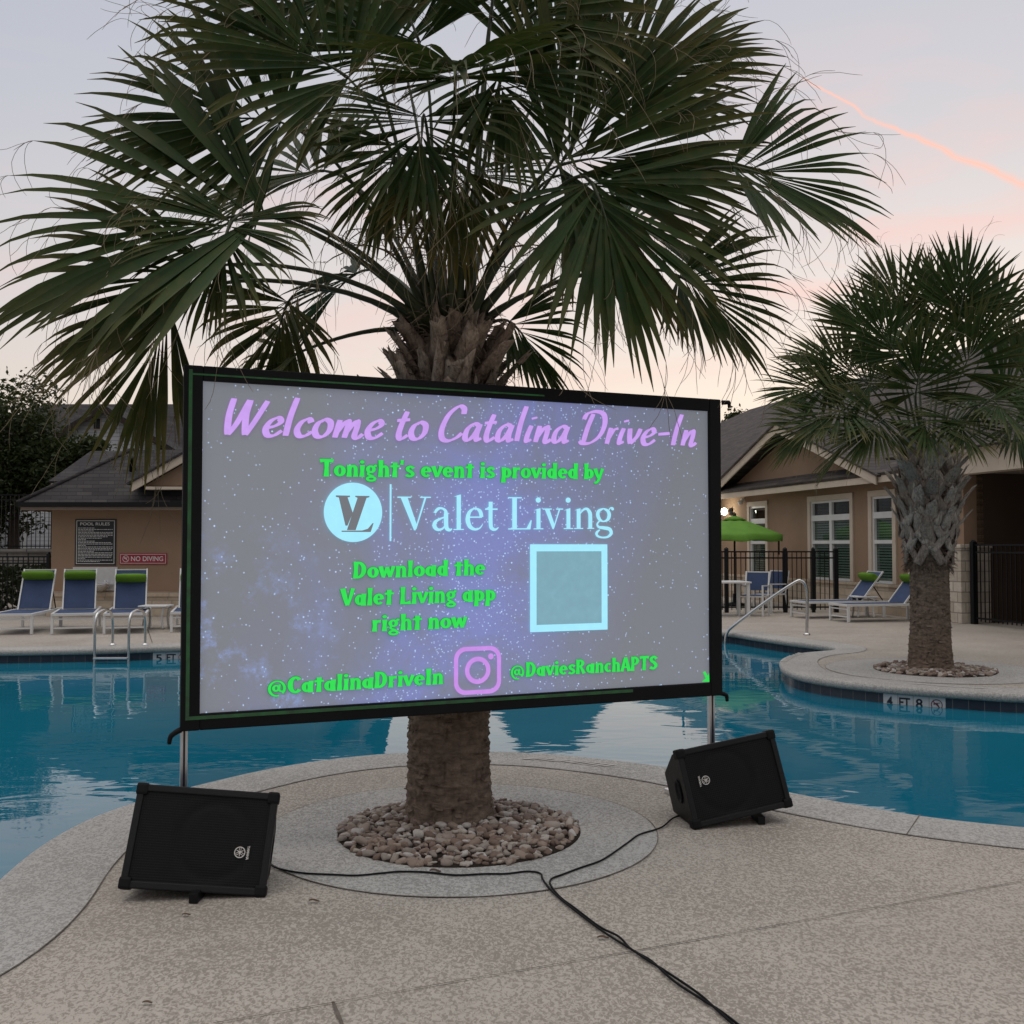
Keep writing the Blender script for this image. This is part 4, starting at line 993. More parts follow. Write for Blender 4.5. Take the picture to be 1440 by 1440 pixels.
# ================================================================== WHITE HOUSE behind, with lap siding
HX = -17.9
house = empty('apartment_house', (HX, 45, 0), 0, 'white lap-sided house with dark gable roof behind the bathhouse', 'house')
gs = .62; hw = 3.5; az = 7.62
mb = MB(); mb.prism([(-hw, -1.2), (hw, -1.2), (hw, az - gs * hw), (0, az), (-hw, az - gs * hw)], 0, 5); mb.build('gable_wall', 'siding_white', house)
mb = MB(); mb.box(-9, 7, 1.5, 9, -1.2, 5.2); mb.build('main_wall', 'siding_white', house)
for s_ in (-1, 1):
    mb = MB(); mb.slab([(s_ * (hw + .5), -.45, az - gs * (hw + .5) + .06), (0, -.45, az + .06), (0, 6, az + .06), (s_ * (hw + .5), 6, az - gs * (hw + .5) + .06)], .12); mb.build('gable_roof', 'shingles', house)
    mb = MB(); mb.prism([(s_ * (hw + .5), az - gs * (hw + .5) - .04), (0, az - .04), (0, az - .26), (s_ * (hw + .5), az - gs * (hw + .5) - .26)], -.50, -.46); mb.build('rake_board', 'branch_bark', house)
mb = MB(); mb.slab([(-9.5, .9, 5.1), (7.5, .9, 5.1), (7.5, 5.2, 8.45), (-5.0, 5.2, 8.45)], .1); mb.slab([(-9.5, 9.6, 5.1), (7.5, 9.6, 5.1), (7.5, 5.2, 8.45), (-5.0, 5.2, 8.45)], .1); mb.build('roof', 'shingles', house)
mb = MB(); mb.box(-.55, -.2, -.05, .1, 6.58, 7.12); w = mb.build('window', 'cream_trim', house)
mb = MB(); mb.box(-.51, -.24, -.07, -.05, 6.63, 7.08); mb.build('pane', 'sign_black', w)
mb = MB(); mb.box(-3.62, -3.42, -.06, .0, 1.0, 5.2); mb.build('corner_board', 'sign_white', house)
mb = MB(); mb.lathe([(.02, -.1), (.07, 0), (.02, .1)], 10, (-3.0, -.4, 3.95)); mb.box(-3.03, -2.97, -.36, 0, 3.9, 4.0); mb.build('porch_lamp', 'lamp_white', house)
t = empty('garage', (-29.6, 60, 1.2), 0, 'pale distant garage glimpsed through the fence at the left edge', 'garage')
mb = MB(); mb.box(-3, 0, 0, 5, 0, 1.9); mb.build('wall', 'siding_white', t)
mb = MB(); mb.slab([(-3.3, -.4, 1.85), (.3, -.4, 1.85), (.3, 2.5, 3.2), (-3.3, 2.5, 3.2)], .1); mb.slab([(-3.3, 5.4, 1.85), (.3, 5.4, 1.85), (.3, 2.5, 3.2), (-3.3, 2.5, 3.2)], .1); mb.build('roof', 'shingles', t)
mb = MB(); mb.box(-.6, -.15, -.04, .02, .2, 1.4); mb.build('door', 'sign_black', t)

# ================================================================== BROADLEAF TREES, HEDGE
def tree(loc, h, blobs, nl, seed, label, mat='tree_leaf', lsz=.17, tr=.16):
    rnd = random.Random(seed); t = empty('oak_tree', loc, 0, label, 'tree', 'broadleaf trees beyond the pool')
    mb = MB(); top = Vector((rnd.gauss(0, .2), rnd.gauss(0, .2), h * .55))
    mb.tube(crom([(0, 0, -.2), (rnd.gauss(0, .08), 0, h * .25), top], 4), [tr * (1.25 - .08 * i) for i in range(9)], 9)
    for bx, by, bz, br in blobs:
        st_ = top * rnd.uniform(.55, 1.0); e_ = Vector((bx, by, bz)); m_ = (st_ + e_) / 2 + Vector((rnd.gauss(0, .2), rnd.gauss(0, .2), .2))
        pts = crom([st_, m_, e_], 5); mb.tube(pts, [tr * .5 * (1 - i / (len(pts) + 1)) for i in range(len(pts))], 6)
        for j in range(6):
            v = Vector((rnd.gauss(0, 1), rnd.gauss(0, 1), rnd.gauss(.2, .8))).normalized() * br * .85
            mb.tube([e_, e_ + v * .5 + Vector((0, 0, .06)), e_ + v], [.03, .018, .007], 4)
    mb.build('trunk', 'branch_bark', t)
    mb = MB(); per = nl // len(blobs)
    for bx, by, bz, br in blobs:
        cl = [Vector((rnd.gauss(0, 1), rnd.gauss(0, 1), rnd.gauss(0, .75))).normalized() * br * rnd.uniform(.45, 1.05) for _ in range(15)]
        for i in range(per):
            c = cl[rnd.randrange(15)]; s_ = br * .34
            p = Vector((bx, by, bz)) + c + Vector((rnd.gauss(0, s_), rnd.gauss(0, s_), rnd.gauss(0, s_ * .6)))
            E_ = Euler((rnd.gauss(0, .8), rnd.gauss(0, .8), rnd.uniform(0, 6.3))).to_matrix(); l_ = lsz * rnd.uniform(.5, 1.2); q = (0, rnd.random(), rnd.random() * .4)
            ids = [mb.vert(p + E_ @ Vector(v) * l_, q) for v in ((0, -.6, 0), (.28, 0, .05), (0, .6, 0), (-.28, 0, .05))]
            mb.face(ids)
    mb.build('crown', mat, t, fix=False); return t
c = at(20, 765, 33)
tree((c.x, 33, 1.3), 5, [(-1.9, 0, 3.2, 1.3), (-.4, .3, 4.3, 1.35), (-.6, -.4, 2.9, 1.3), (.9, 0, 3.3, 1.1), (1.7, -.3, 2.5, .85), (-2.9, .3, 3.9, 1.3), (.5, .2, 2.3, .9), (-1.6, .2, 2.1, 1.1), (2.5, -.4, 3.0, .55), (-3.6, 0, 2.3, 1.2), (-.8, .4, 1.4, 1.1)], 30000, 1, 'dark spreading oak on the lawn in front of the white house', lsz=.17)
tree((-26, 42, 1.3), 6, [(0, 0, 5, 2.2), (-2, 0, 3.6, 2.0), (1.8, 0, 3.6, 1.9), (0, .5, 2.2, 1.8)], 14000, 2, 'dark broadleaf tree at the far left edge beyond the oak', lsz=.24)
c = at(1030, 590, 62)
tree((c.x, 62, 0), 9, [(0, 0, 8.0, 1.3), (-1.8, 0, 7.6, 1.3), (1.4, 0, 8.5, 1.0), (0, 0, 6.4, 1.6), (.6, 0, 9.2, .8)], 5000, 3, 'thin-topped tree showing above the clubhouse roof beside the screen corner', lsz=.24)
rnd = random.Random(31); mb = MB()
for i in range(9000):
    x = rnd.uniform(-22, -9.95); top_ = 1.05 + .18 * noise.noise(Vector((x * .9, 0, 0))); y = 24 + rnd.uniform(-.7, .9); z = rnd.uniform(0, 1) ** .7 * top_
    p = Vector((x, y, z)); E_ = Euler((rnd.gauss(0, .9), rnd.gauss(0, .9), rnd.uniform(0, 6.3))).to_matrix(); q = (0, rnd.random(), rnd.random() * .3)
    ids = [mb.vert(p + E_ @ Vector(v) * .13, q) for v in ((0, -.6, 0), (.3, 0, .04), (0, .6, 0), (-.3, 0, .04))]; mb.face(ids)
tag(mb.build('hedge', 'hedge_leaf', fix=False), 'dark hedge behind the lower iron fence at the left', 'hedge')

t = empty('pool_house', (-.75, 36, 0), 0, 'plain tan building with dark hip roof across the water behind the screen', 'building')
mb = MB(); mb.box(0, 4.1, 0, 5, 0, 3.0); mb.build('wall', 'stucco_tan', t)
mb = MB(); mb.slab([(-.4, -.4, 2.95), (4.5, -.4, 2.95), (3.0, 2.5, 5.9), (1.1, 2.5, 5.9)], .08); mb.slab([(-.4, -.4, 2.95), (1.1, 2.5, 5.9), (-.4, 5.4, 2.95)], .08); mb.slab([(4.5, -.4, 2.95), (4.5, 5.4, 2.95), (3.0, 2.5, 5.9)], .08); mb.slab([(-.4, 5.4, 2.95), (1.1, 2.5, 5.9), (3.0, 2.5, 5.9), (4.5, 5.4, 2.95)], .08); mb.build('roof', 'shingles', t)
for x0 in (.5, 2.6):
    mb = MB(); mb.box(x0, x0 + 1.0, -.05, .0, .9, 2.3); w = mb.build('window', 'cream_trim', t); mb = MB(); mb.box(x0 + .1, x0 + .9, -.07, -.05, 1.0, 2.2); mb.build('pane', 'sign_black', w)
mb = MB(); mb.box(-.42, 4.52, -.46, -.41, 2.78, 2.93); mb.build('fascia', 'cream_trim', t)


# ================================================================== PROJECTION SCREEN
D1 = 4.65
sa = at(257.5, 770, D1); sb = at(1014, 770, D1 * 1.2407)
ang = math.atan2(sb.y - sa.y, sb.x - sa.x); SX = Vector((math.cos(ang), math.sin(ang), 0)); SN = Vector((math.sin(ang), -math.cos(ang), 0)); SO = Vector((sa.x, sa.y, 0))
def scr(px, py):
    d = ray(px, py); o = Vector((0, 0, 1.5)); t_ = (SO - o).dot(SN) / d.dot(SN); p = o + d * t_; return ((p - SO).dot(SX), p.z)
SW = (sb - sa).length
zT = (scr(262, 514)[1] + scr(1015, 562)[1]) / 2; zB = (scr(254, 1029)[1] + scr(1014, 977)[1]) / 2
screen = empty('projection_screen', SO, ang, 'large black-framed projection screen showing a purple WELCOME title and starry picture', 'screen')
q = [scr(284, 534), scr(999, 577), scr(997, 959), scr(278, 1008)]
fx0 = (q[0][0] + q[3][0]) / 2; fx1 = (q[1][0] + q[2][0]) / 2; fz1 = (q[0][1] + q[1][1]) / 2; fz0 = (q[2][1] + q[3][1]) / 2
mb = MB(); k_ = 24
grid = [[mb.vert((fx0 + (fx1 - fx0) * i / k_, .004 + .003 * math.sin(i * .9) * math.sin(j * .6), fz0 + (fz1 - fz0) * j / 14)) for i in range(k_ + 1)] for j in range(15)]
asp = (fx1 - fx0) / (fz1 - fz0)
for j in range(14):
    for i in range(k_):
        mb.face((grid[j][i], grid[j][i + 1], grid[j + 1][i + 1], grid[j + 1][i]), 0, True, [((i + a) / k_ * asp, (j + b) / 14) for a, b in ((0, 0), (1, 0), (1, 1), (0, 1))])
fab = mb.build('picture_fabric', 'screen_fabric', screen)
mb = MB(); 
mb.box(-.005, fx0 + .006, -.016, .03, zB, zT); mb.box(fx1 - .006, SW - .006, -.016, .03, zB, zT)
mb.box(fx0 + .006, fx1 - .006, -.015, .028, fz1 - .006, zT); mb.box(fx0 + .006, fx1 - .006, -.015, .028, zB, fz0 + .006)
mb.build('frame', 'black_frame', screen, bevel=.006)
mb = MB(); mb.box(0.0, SW, .035, .045, zB + .02, zT - .02); mb.build('back_cloth', 'black_frame', screen)
# frame tubes behind the border, standing on legs with long feet
for x0 in (.018, SW - .03):
    mb = MB(); mb.box(x0 - .016, x0 + .016, .05, .082, .03, zT - .02); lg = mb.build('leg', 'brushed_aluminium', screen, bevel=.003)
    mb = MB(); mb.box(x0 - .016, x0 + .016, -.02, .55, .0, .03); mb.build('foot', 'brushed_aluminium', lg, bevel=.003)
    mb = MB(); mb.box(x0 - .0045, x0 + .0045, .048, .0502, .035, zB); mb.build('channel', 'tile_ink', lg)
# picture spilling over the frame: green edge of the projected image
w_ = .011
mb = MB(); gx0 = .016; gz0 = zB + .050; gz1 = zT - .045
mb.box(gx0, gx0 + .016, -.0185, -.016, gz0, zT - .02); mb.build('spill_line', 'spill_green', screen)
mb = MB(); mb.box(gx0 + .016, SW * .80, -.018, -.0155, gz0, gz0 + .016); mb.build('spill_line', 'spill_green', screen)
mb = MB(); mb.box(gx0 + .016, SW * .62, -.018, -.0155, gz1, gz1 + .008); mb.build('spill_line', 'spill_green', screen)
# loose cloth ties at the corners
for px, py, dx, dz in ((254, 1026, -.045, -.03), (1014, 975, .03, -.015), (1015, 566, .04, .0)):
    x, z = scr(px, py); mb = MB(); mb.tube(crom([(x, .0, z), (x + dx * .6, -.01, z + dz * .4), (x + dx, -.01, z + dz), (x + dx * 1.1, -.01, z + dz - .03)], 4), [.014, .014, .013, .013, .012, .012, .012, .012, .011, .011, .010, .010, .008], 7); mb.build('corner_tie', 'black_frame', screen)

# ---- lettering of the picture
class Glyphs:
    """strokes of a brush or pen laid into flat ribbons, in screen coordinates"""
    def __init__(s, fn): s.mb = MB(); s.fn = fn; s.o = 0
    def ribbon(s, pts, ws):
        s.o += 1; off = (s.o % 12) * .00012; prev = None; n_ = len(pts)
        for i, p in enumerate(pts):
            d = (pts[min(i + 1, n_ - 1)] - pts[max(i - 1, 0)])
            if d.length < 1e-9: continue
            d.normalize(); nq = Vector((-d.y, d.x)) * ws[i] / 2
            cur = (s.mb.vert(s.fn(p.x + nq.x, p.y + nq.y, off)), s.mb.vert(s.fn(p.x - nq.x, p.y - nq.y, off)))
            if prev: s.mb.face((prev[0], cur[0], cur[1], prev[1]))
            prev = cur
    def poly(s, pts):
        s.o += 1; off = (s.o % 12) * .00012; s.mb.face([s.mb.vert(s.fn(x, y, off)) for x, y in pts])
    def disc(s, cx, cy, r, k=20, ry=None):
        s.poly([(cx + math.cos(2 * math.pi * i / k) * r, cy + math.sin(2 * math.pi * i / k) * (ry or r)) for i in range(k)])
LAY = -.0045
def line_fn(p_l, p_r, capz):
    """frame along a baseline between two pixels; returns (fn(x along, z up), width)"""
    a = scr(*p_l); b = scr(*p_r); w = math.hypot(b[0] - a[0], b[1] - a[1]); ux = ((b[0] - a[0]) / w, (b[1] - a[1]) / w)
    return (lambda x, z, o=0: (a[0] + ux[0] * x - ux[1] * z * 0, LAY - o, a[1] + ux[1] * x + z)), w
BR = {
 'W': (.80, [[(.07, 1), (.04, .6), (.06, .25), (.10, .02)], [(.10, .02), (.24, .35), (.40, .97)], [(.42, .97), (.39, .6), (.42, .25), (.46, .02)], [(.46, .02), (.60, .40), (.78, .96)]]),
 'e': (.43, [[(.06, .22), (.24, .28), (.35, .40), (.28, .51), (.14, .42), (.06, .22), (.12, .03), (.26, .02), (.41, .16)]]),
 'l': (.25, [[(.17, 1.08), (.10, .55), (.08, .02)]]),
 'c': (.39, [[(.33, .40), (.26, .50), (.12, .41), (.05, .2), (.12, .03), (.25, .03), (.38, .15)]]),
 'o': (.45, [[(.24, .50), (.10, .40), (.05, .2), (.12, .03), (.26, .03), (.37, .2), (.36, .42), (.24, .50), (.15, .44)]]),
 'm': (.72, [[(.11, .5), (.07, .0)], [(.08, .12), (.20, .38), (.30, .48), (.31, .3), (.28, .0)], [(.29, .12), (.40, .36), (.50, .48), (.52, .3), (.50, .06), (.58, .0), (.68, .12)]]),
 't': (.33, [[(.20, .80), (.12, .4), (.10, .12), (.17, .0), (.31, .12)], [(.00, .53), (.30, .57)]]),
 'C': (.60, [[(.52, .78), (.50, .95), (.36, 1.0), (.16, .75), (.06, .35), (.10, .06), (.26, -.02), (.45, .08), (.56, .22)]]),
 'a': (.48, [[(.35, .46), (.22, .50), (.08, .33), (.06, .08), (.16, .02), (.28, .2), (.37, .48)], [(.38, .50), (.33, .2), (.36, .02), (.46, .08)]]),
 'i': (.25, [[(.14, .5), (.08, .2), (.09, .02), (.20, .08)], [(.19, .70), (.17, .76)]]),
 'n': (.48, [[(.11, .5), (.07, .0)], [(.08, .12), (.20, .38), (.31, .48), (.33, .3), (.31, .06), (.37, .0), (.46, .10)]]),
 'D': (.70, [[(.26, .92), (.17, .5), (.12, .04)], [(.03, .74), (.10, .92), (.32, 1.0), (.54, .92), (.62, .62), (.54, .25), (.32, .02), (.10, .0), (.04, .08)]]),
 'r': (.33, [[(.11, .5), (.07, .0)], [(.08, .14), (.19, .42), (.32, .49)]]),
 'v': (.42, [[(.07, .5), (.10, .2), (.15, .02)], [(.15, .02), (.30, .25), (.37, .50)]]),
 'I': (.30, [[(.20, 1.0), (.12, .5), (.09, .0)]]), '-': (.44, [[(.05, .34), (.39, .38)]]), ' ': (.26, [])}
txt = 'Welcome to Catalina Drive-In'
a_, w_ = line_fn((313, 612), (979, 627), 1)
adv = sum(BR[c][0] for c in txt); slant = .16; sc_x = w_ / (adv + .02); capl = scr(320, 560)[1] - scr(320, 612)[1]
def brush(name, mat, extra, lay):
    G_ = Glyphs(lambda x, z, o: a_(x * sc_x + slant * z * sc_x, z * capl, o + lay)); x = 0
    for c in txt:
        w, st_ = BR[c]
        for s_ in st_:
            p = [Vector((q.x, q.y)) for q in crom([(u + x, v, 0) for u, v in s_], 7)]; ws = []
            for i in range(len(p)):
                d = p[min(i + 1, len(p) - 1)] - p[max(i - 1, 0)]; an = math.atan2(d.y, d.x)
                nib = abs(math.sin(an - R(28))); end = min(1, (i + 1.2) / 3, (len(p) - i + .4) / 3)
                ws.append((.060 + .085 * nib) * (.80 + .20 * end) + extra)
            G_.ribbon(p, ws)
            e = p[0] if c == 'i' and len(p) < 9 else None
        x += w
    return G_.mb.build(name, mat, fab, fix=False)
brush('title_glow', 'purple_shade', .022, 0)
brush('title', 'light_purple', 0, .0022)
# green lines
SW_ = .165
def G_S(x, y0, y1, w=SW_): m_ = (y0 + y1) / 2; return ([(x - .012, y0), (x, m_), (x + .006, y1)], [w * 1.18, w * .88, w * 1.16])
def G_A(cx, cy, rx, ry, a0=0, a1=360, w=SW_, th=.105):
    k = max(8, int(abs(a1 - a0) / 18)); P = []; Q = []
    for i in range(k + 1): a = R(a0 + (a1 - a0) * i / k); P.append((cx + math.cos(a) * rx, cy + math.sin(a) * ry)); Q.append(th + (w - th) * abs(math.cos(a)) ** 1.5)
    return (P, Q)
def G_C(pts, ws):
    if not isinstance(ws, (list, tuple)): ws = [ws] * len(pts)
    return ([(q.x, q.y) for q in crom([(a, b, 0) for a, b in pts], 5)], [q.x for q in crom([(w, 0, 0) for w in ws], 5)])
ARCH = G_C([(.13, .36), (.19, .52), (.29, .55), (.345, .44), (.35, .2), (.35, 0)], [.05, .10, .13, .15, .15, .19])
CH = {
 'T': (.50, [G_S(.25, 0, .88), G_C([(.01, .80), (.25, .83), (.49, .80)], [.19, .13, .19])]), 'o': (.45, [G_A(.225, .30, .135, .235)]), 'n': (.47, [G_S(.12, 0, .60), ARCH]),
 'i': (.24, [G_S(.12, 0, .60), ('dot', .12, .77, .088)]), 'h': (.47, [G_S(.12, 0, .88), ARCH]), "'": (.19, [G_S(.09, .66, .90, .12)]),
 'g': (.45, [G_A(.20, .40, .115, .155, 0, 360, .14, .10), G_A(.21, -.10, .145, .10, 0, 360, .11, .10), G_C([(.12, .25), (.10, .14), (.2, .07), (.30, .02)], .10), ('dot', .37, .58, .065)]),
 't': (.36, [G_S(.18, 0, .76), G_C([(.01, .56), (.18, .58), (.35, .57)], .11)]), 's': (.39, [G_C([(.34, .47), (.22, .57), (.11, .48), (.14, .36), (.26, .27), (.31, .15), (.20, .05), (.05, .12)], [.15, .11, .14, .14, .15, .14, .11, .15])]),
 'e': (.43, [G_C([(.12, .31), (.34, .31)], .085), G_A(.215, .30, .13, .235, 0, 318)]), 'v': (.42, [G_C([(.06, .60), (.13, .3), (.19, .03)], [.18, .15, .13]), G_C([(.37, .60), (.29, .3), (.21, .03)], [.15, .12, .10])]),
 'p': (.46, [G_S(.12, -.24, .60), G_A(.25, .30, .115, .225)]), 'r': (.36, [G_S(.12, 0, .60), G_C([(.15, .38), (.21, .52), (.33, .53)], [.06, .12, .17])]), 'd': (.47, [G_A(.21, .30, .115, .225), G_S(.35, 0, .88)]),
 'b': (.46, [G_S(.12, 0, .88), G_A(.25, .30, .115, .225)]), 'y': (.43, [G_C([(.06, .60), (.13, .3), (.21, .06)], [.18, .15, .12]), G_C([(.38, .60), (.30, .28), (.20, -.06), (.10, -.20), (.02, -.18)], [.15, .12, .12, .12, .12])]),
 'D': (.53, [G_S(.12, 0, .88), G_C([(.12, .82), (.28, .80), (.39, .64), (.41, .44), (.37, .22), (.26, .08), (.12, .05)], [.12, .13, .16, .18, .16, .13, .12])]),
 'w': (.60, [G_C([(.06, .60), (.16, .03)], [.18, .13]), G_C([(.30, .56), (.18, .03)], [.12, .10]), G_C([(.30, .56), (.41, .03)], [.16, .13]), G_C([(.54, .60), (.43, .03)], [.15, .10])]),
 'l': (.24, [G_S(.12, 0, .88)]), 'V': (.52, [G_C([(.08, .88), (.17, .4), (.25, .04)], [.20, .17, .14]), G_C([(.46, .88), (.36, .4), (.27, .04)], [.16, .12, .10])]), 'a': (.46, [G_A(.20, .29, .11, .215), G_S(.345, 0, .60)]),
 'L': (.46, [G_S(.13, 0, .88), G_C([(.08, .06), (.28, .06), (.43, .09)], [.12, .12, .20])]), 'c': (.39, [G_A(.23, .30, .135, .235, 48, 312)]), 'C': (.49, [G_A(.28, .44, .19, .385, 42, 318, .19, .12)]),
 'R': (.52, [G_S(.12, 0, .88), G_C([(.12, .82), (.28, .81), (.37, .66), (.28, .48), (.13, .44)], [.12, .13, .16, .13, .10]), G_C([(.25, .46), (.34, .24), (.43, .02)], [.10, .15, .19])]),
 'A': (.52, [G_C([(.07, .0), (.24, .86)], [.17, .12]), G_C([(.45, .0), (.28, .86)], [.20, .15]), G_C([(.14, .26), (.38, .26)], .10)]), 'P': (.48, [G_S(.12, 0, .88), G_C([(.12, .82), (.28, .81), (.38, .62), (.28, .43), (.13, .40)], [.12, .13, .17, .13, .10])]),
 'S': (.47, [G_C([(.40, .68), (.27, .82), (.13, .72), (.14, .56), (.29, .43), (.37, .25), (.24, .07), (.06, .16)], [.19, .13, .16, .16, .18, .17, .13, .19])]), 'I': (.28, [G_S(.14, 0, .88, .18)]),
 '@': (.72, [G_A(.34, .30, .27, .385, -42, 285, .10, .08), G_A(.31, .32, .095, .14, 0, 360, .10, .08), G_C([(.44, .50), (.42, .26), (.47, .15), (.56, .16)], .08)]), ' ': (.22, [])}
def gline(name, s_, pl_, pr_, cap_px):
    fn, w = line_fn(pl_, pr_, 1); h = abs(scr(cap_px[0], cap_px[1])[1] - scr(cap_px[0], cap_px[2])[1]) / .88
    kx = w / sum(CH[c][0] for c in s_)
    for nm, mt_, ex, lay in ((name + '_shade', 'green_shade', .055, -.0006), (name, 'light_green', 0, .0022)):
        g_ = Glyphs(lambda x, z, o: fn(x * kx, z * h, o + lay)); x = 0
        for c in s_:
            for st in CH[c][1]:
                if st[0] == 'dot': g_.disc(x + st[1], st[2], st[3] + ex / 2, 18)
                else: g_.ribbon([Vector((u + x, v)) for u, v in st[0]], [q + ex for q in st[1]])
            x += CH[c][0]
        g_.mb.build(nm, mt_, fab, fix=False)
gline('event_line', "Tonight's event is provided by", (449, 670), (848, 674), (470, 646, 670))
gline('download_line', 'Download the', (495.5, 813.5), (682, 808.5), (500, 790, 813.5))
gline('download_line', 'Valet Living app', (478.5, 852.5), (696.5, 845), (485, 828, 852.5))
gline('download_line', 'right now', (522, 888), (656, 882.5), (560, 864, 887))
gline('handle_line', '@CatalinaDriveIn', (375.5, 977), (623.5, 961.5), (410, 951, 974.5))
gline('handle_line', '@DaviesRanchAPTS', (717, 953), (924, 941), (740, 931, 951.5))
# serif wordmark
fn, w_ = line_fn((561, 746), (863, 743.5), 1); ch = scr(570, 698)[1] - scr(570, 745.5)[1]
SER = {
 'V': (.66, lambda g, x: (g.poly([(x + .02, .7), (x + .16, .7), (x + .36, .10), (x + .33, 0), (x + .30, 0)]), g.poly([(x + .515, .7), (x + .555, .7), (x + .345, .02), (x + .33, .06)]), g.poly([(x - .04, .675), (x + .24, .675), (x + .24, .7), (x - .04, .7)]), g.poly([(x + .42, .675), (x + .64, .675), (x + .64, .7), (x + .42, .7)]))),
 'a': (.43, lambda g, x: (g.rib(x, [(.06, .36), (.12, .44), (.20, .46), (.28, .41), (.295, .32)], [.05, .06, .04, .06, .09]), g.rib(x, [(.295, .33), (.295, .15), (.31, .04), (.37, .0), (.42, .03)], [.09, .09, .085, .06, .02]), g.rib(x, [(.29, .28), (.18, .24), (.07, .17), (.06, .07), (.13, .01), (.22, .03), (.29, .11)], [.03, .04, .07, .085, .06, .04, .03]))),
 'l': (.25, lambda g, x: (g.poly([(x + .085, .0), (x + .175, .0), (x + .175, .75), (x + .085, .72)]), g.poly([(x + .02, .0), (x + .24, .0), (x + .24, .022), (x + .02, .022)]), g.poly([(x + .02, .70), (x + .10, .71), (x + .175, .755), (x + .10, .73)]))),
 'e': (.43, lambda g, x: (g.rib(x, [(.07, .27), (.37, .27)], [.028, .028]), g.rib(x, [(.365, .27), (.33, .40), (.22, .455), (.11, .38), (.07, .22), (.12, .07), (.23, .01), (.33, .04), (.39, .12)], [.08, .075, .03, .07, .095, .085, .05, .03, .015]))),
 't': (.31, lambda g, x: (g.rib(x, [(.13, .60), (.13, .12), (.17, .02), (.24, .005), (.30, .05)], [.085, .085, .075, .045, .02]), g.poly([(x + .01, .425), (x + .28, .425), (x + .28, .455), (x + .01, .455)]), g.poly([(x + .02, .45), (x + .10, .50), (x + .172, .61), (x + .09, .46)]))),
 'L': (.54, lambda g, x: (g.poly([(x + .09, .0), (x + .19, .0), (x + .19, .7), (x + .09, .7)]), g.poly([(x + .0, .675), (x + .30, .675), (x + .30, .70), (x + .0, .70)]), g.poly([(x + .0, .0), (x + .49, .0), (x + .49, .026), (x + .0, .026)]), g.poly([(x + .49, .0), (x + .52, .20), (x + .497, .20), (x + .40, .02)]))),
 'i': (.25, lambda g, x: (g.poly([(x + .085, .0), (x + .175, .0), (x + .175, .46), (x + .085, .44)]), g.poly([(x + .02, .0), (x + .24, .0), (x + .24, .022), (x + .02, .022)]), g.poly([(x + .02, .41), (x + .10, .42), (x + .175, .465), (x + .1, .44)]), g.disc(x + .125, .64, .058))),
 'v': (.43, lambda g, x: (g.poly([(x + .02, .45), (x + .125, .45), (x + .245, .10), (x + .225, .0), (x + .20, .0)]), g.poly([(x + .345, .45), (x + .378, .45), (x + .235, .02), (x + .22, .05)]), g.poly([(x - .02, .43), (x + .18, .43), (x + .18, .455), (x - .02, .455)]), g.poly([(x + .28, .43), (x + .44, .43), (x + .44, .455), (x + .28, .455)]))),
 'n': (.49, lambda g, x: (g.poly([(x + .07, .0), (x + .16, .0), (x + .16, .46), (x + .07, .44)]), g.poly([(x + .01, .0), (x + .22, .0), (x + .22, .022), (x + .01, .022)]), g.poly([(x + .01, .41), (x + .09, .42), (x + .16, .465), (x + .09, .44)]), g.rib(x, [(.15, .34), (.23, .43), (.31, .445), (.37, .37), (.385, .28), (.385, .0)], [.02, .045, .06, .085, .09, .09]), g.poly([(x + .32, .0), (x + .48, .0), (x + .48, .022), (x + .32, .022)]))),
 'g': (.46, lambda g, x: (g.rib(x, [(.21, .455), (.10, .40), (.075, .31), (.12, .21), (.21, .165), (.31, .21), (.345, .31), (.31, .40), (.21, .455)], [.03, .07, .085, .07, .03, .07, .085, .07, .03]), g.rib(x, [(.13, .19), (.06, .11), (.10, .04), (.22, .02), (.35, -.01), (.39, -.10), (.31, -.18), (.18, -.195), (.07, -.16), (.045, -.09), (.12, -.02)], [.03, .04, .055, .075, .08, .075, .05, .04, .05, .06, .03]), g.rib(x, [(.32, .40), (.38, .47), (.43, .46)], [.02, .03, .05]), g.disc(x + .425, .445, .034))),
 ' ': (.20, lambda g, x: None)}
txt2 = 'Valet Living'; adv = sum(SER[c][0] for c in txt2); sx = w_ / adv
G_ = Glyphs(lambda x, z, o: fn(x * sx, z * ch / .7, o))
G_.rib = lambda x, pts, ws: G_.ribbon([Vector((q.x, q.y)) for q in crom([(u + x, v, 0) for u, v in pts], 5)], [q.x for q in crom([(w, 0, 0) for w in ws], 5)])
x = 0
for c in txt2: SER[c][1](G_, x); x += SER[c][0]
G_.mb.build('wordmark', 'light_cyan', fab, fix=False)
c = scr(496.5, 720.5); r = (scr(537.5, 720)[0] - scr(455.5, 720)[0]) / 2; G_ = Glyphs(lambda x, z, o: (c[0] + x, LAY - o, c[1] + z)); G_.disc(0, 0, r, 64); G_.mb.build('emblem_disc', 'light_cyan', fab, fix=False)
G_ = Glyphs(lambda x, z, o: (c[0] + x * r, LAY - .002 - o, c[1] + z * r))
G_.poly([(-.60, .56), (-.12, .56), (-.12, .51), (-.20, .50), (-.02, -.02), (-.20, -.45), (-.27, -.45), (-.50, .49), (-.60, .51)])
G_.poly([(.06, .56), (.55, .56), (.55, .52), (.45, .49), (.08, -.60), (-.22, -.60), (.14, .49), (.06, .52)])
G_.poly([(-.40, -.66), (.60, -.66), (.70, -.36), (.66, -.36), (.50, -.55), (.30, -.61), (-.40, -.62)])
G_.mb.build('emblem_letters', 'glyph_grey', fab, fix=False)
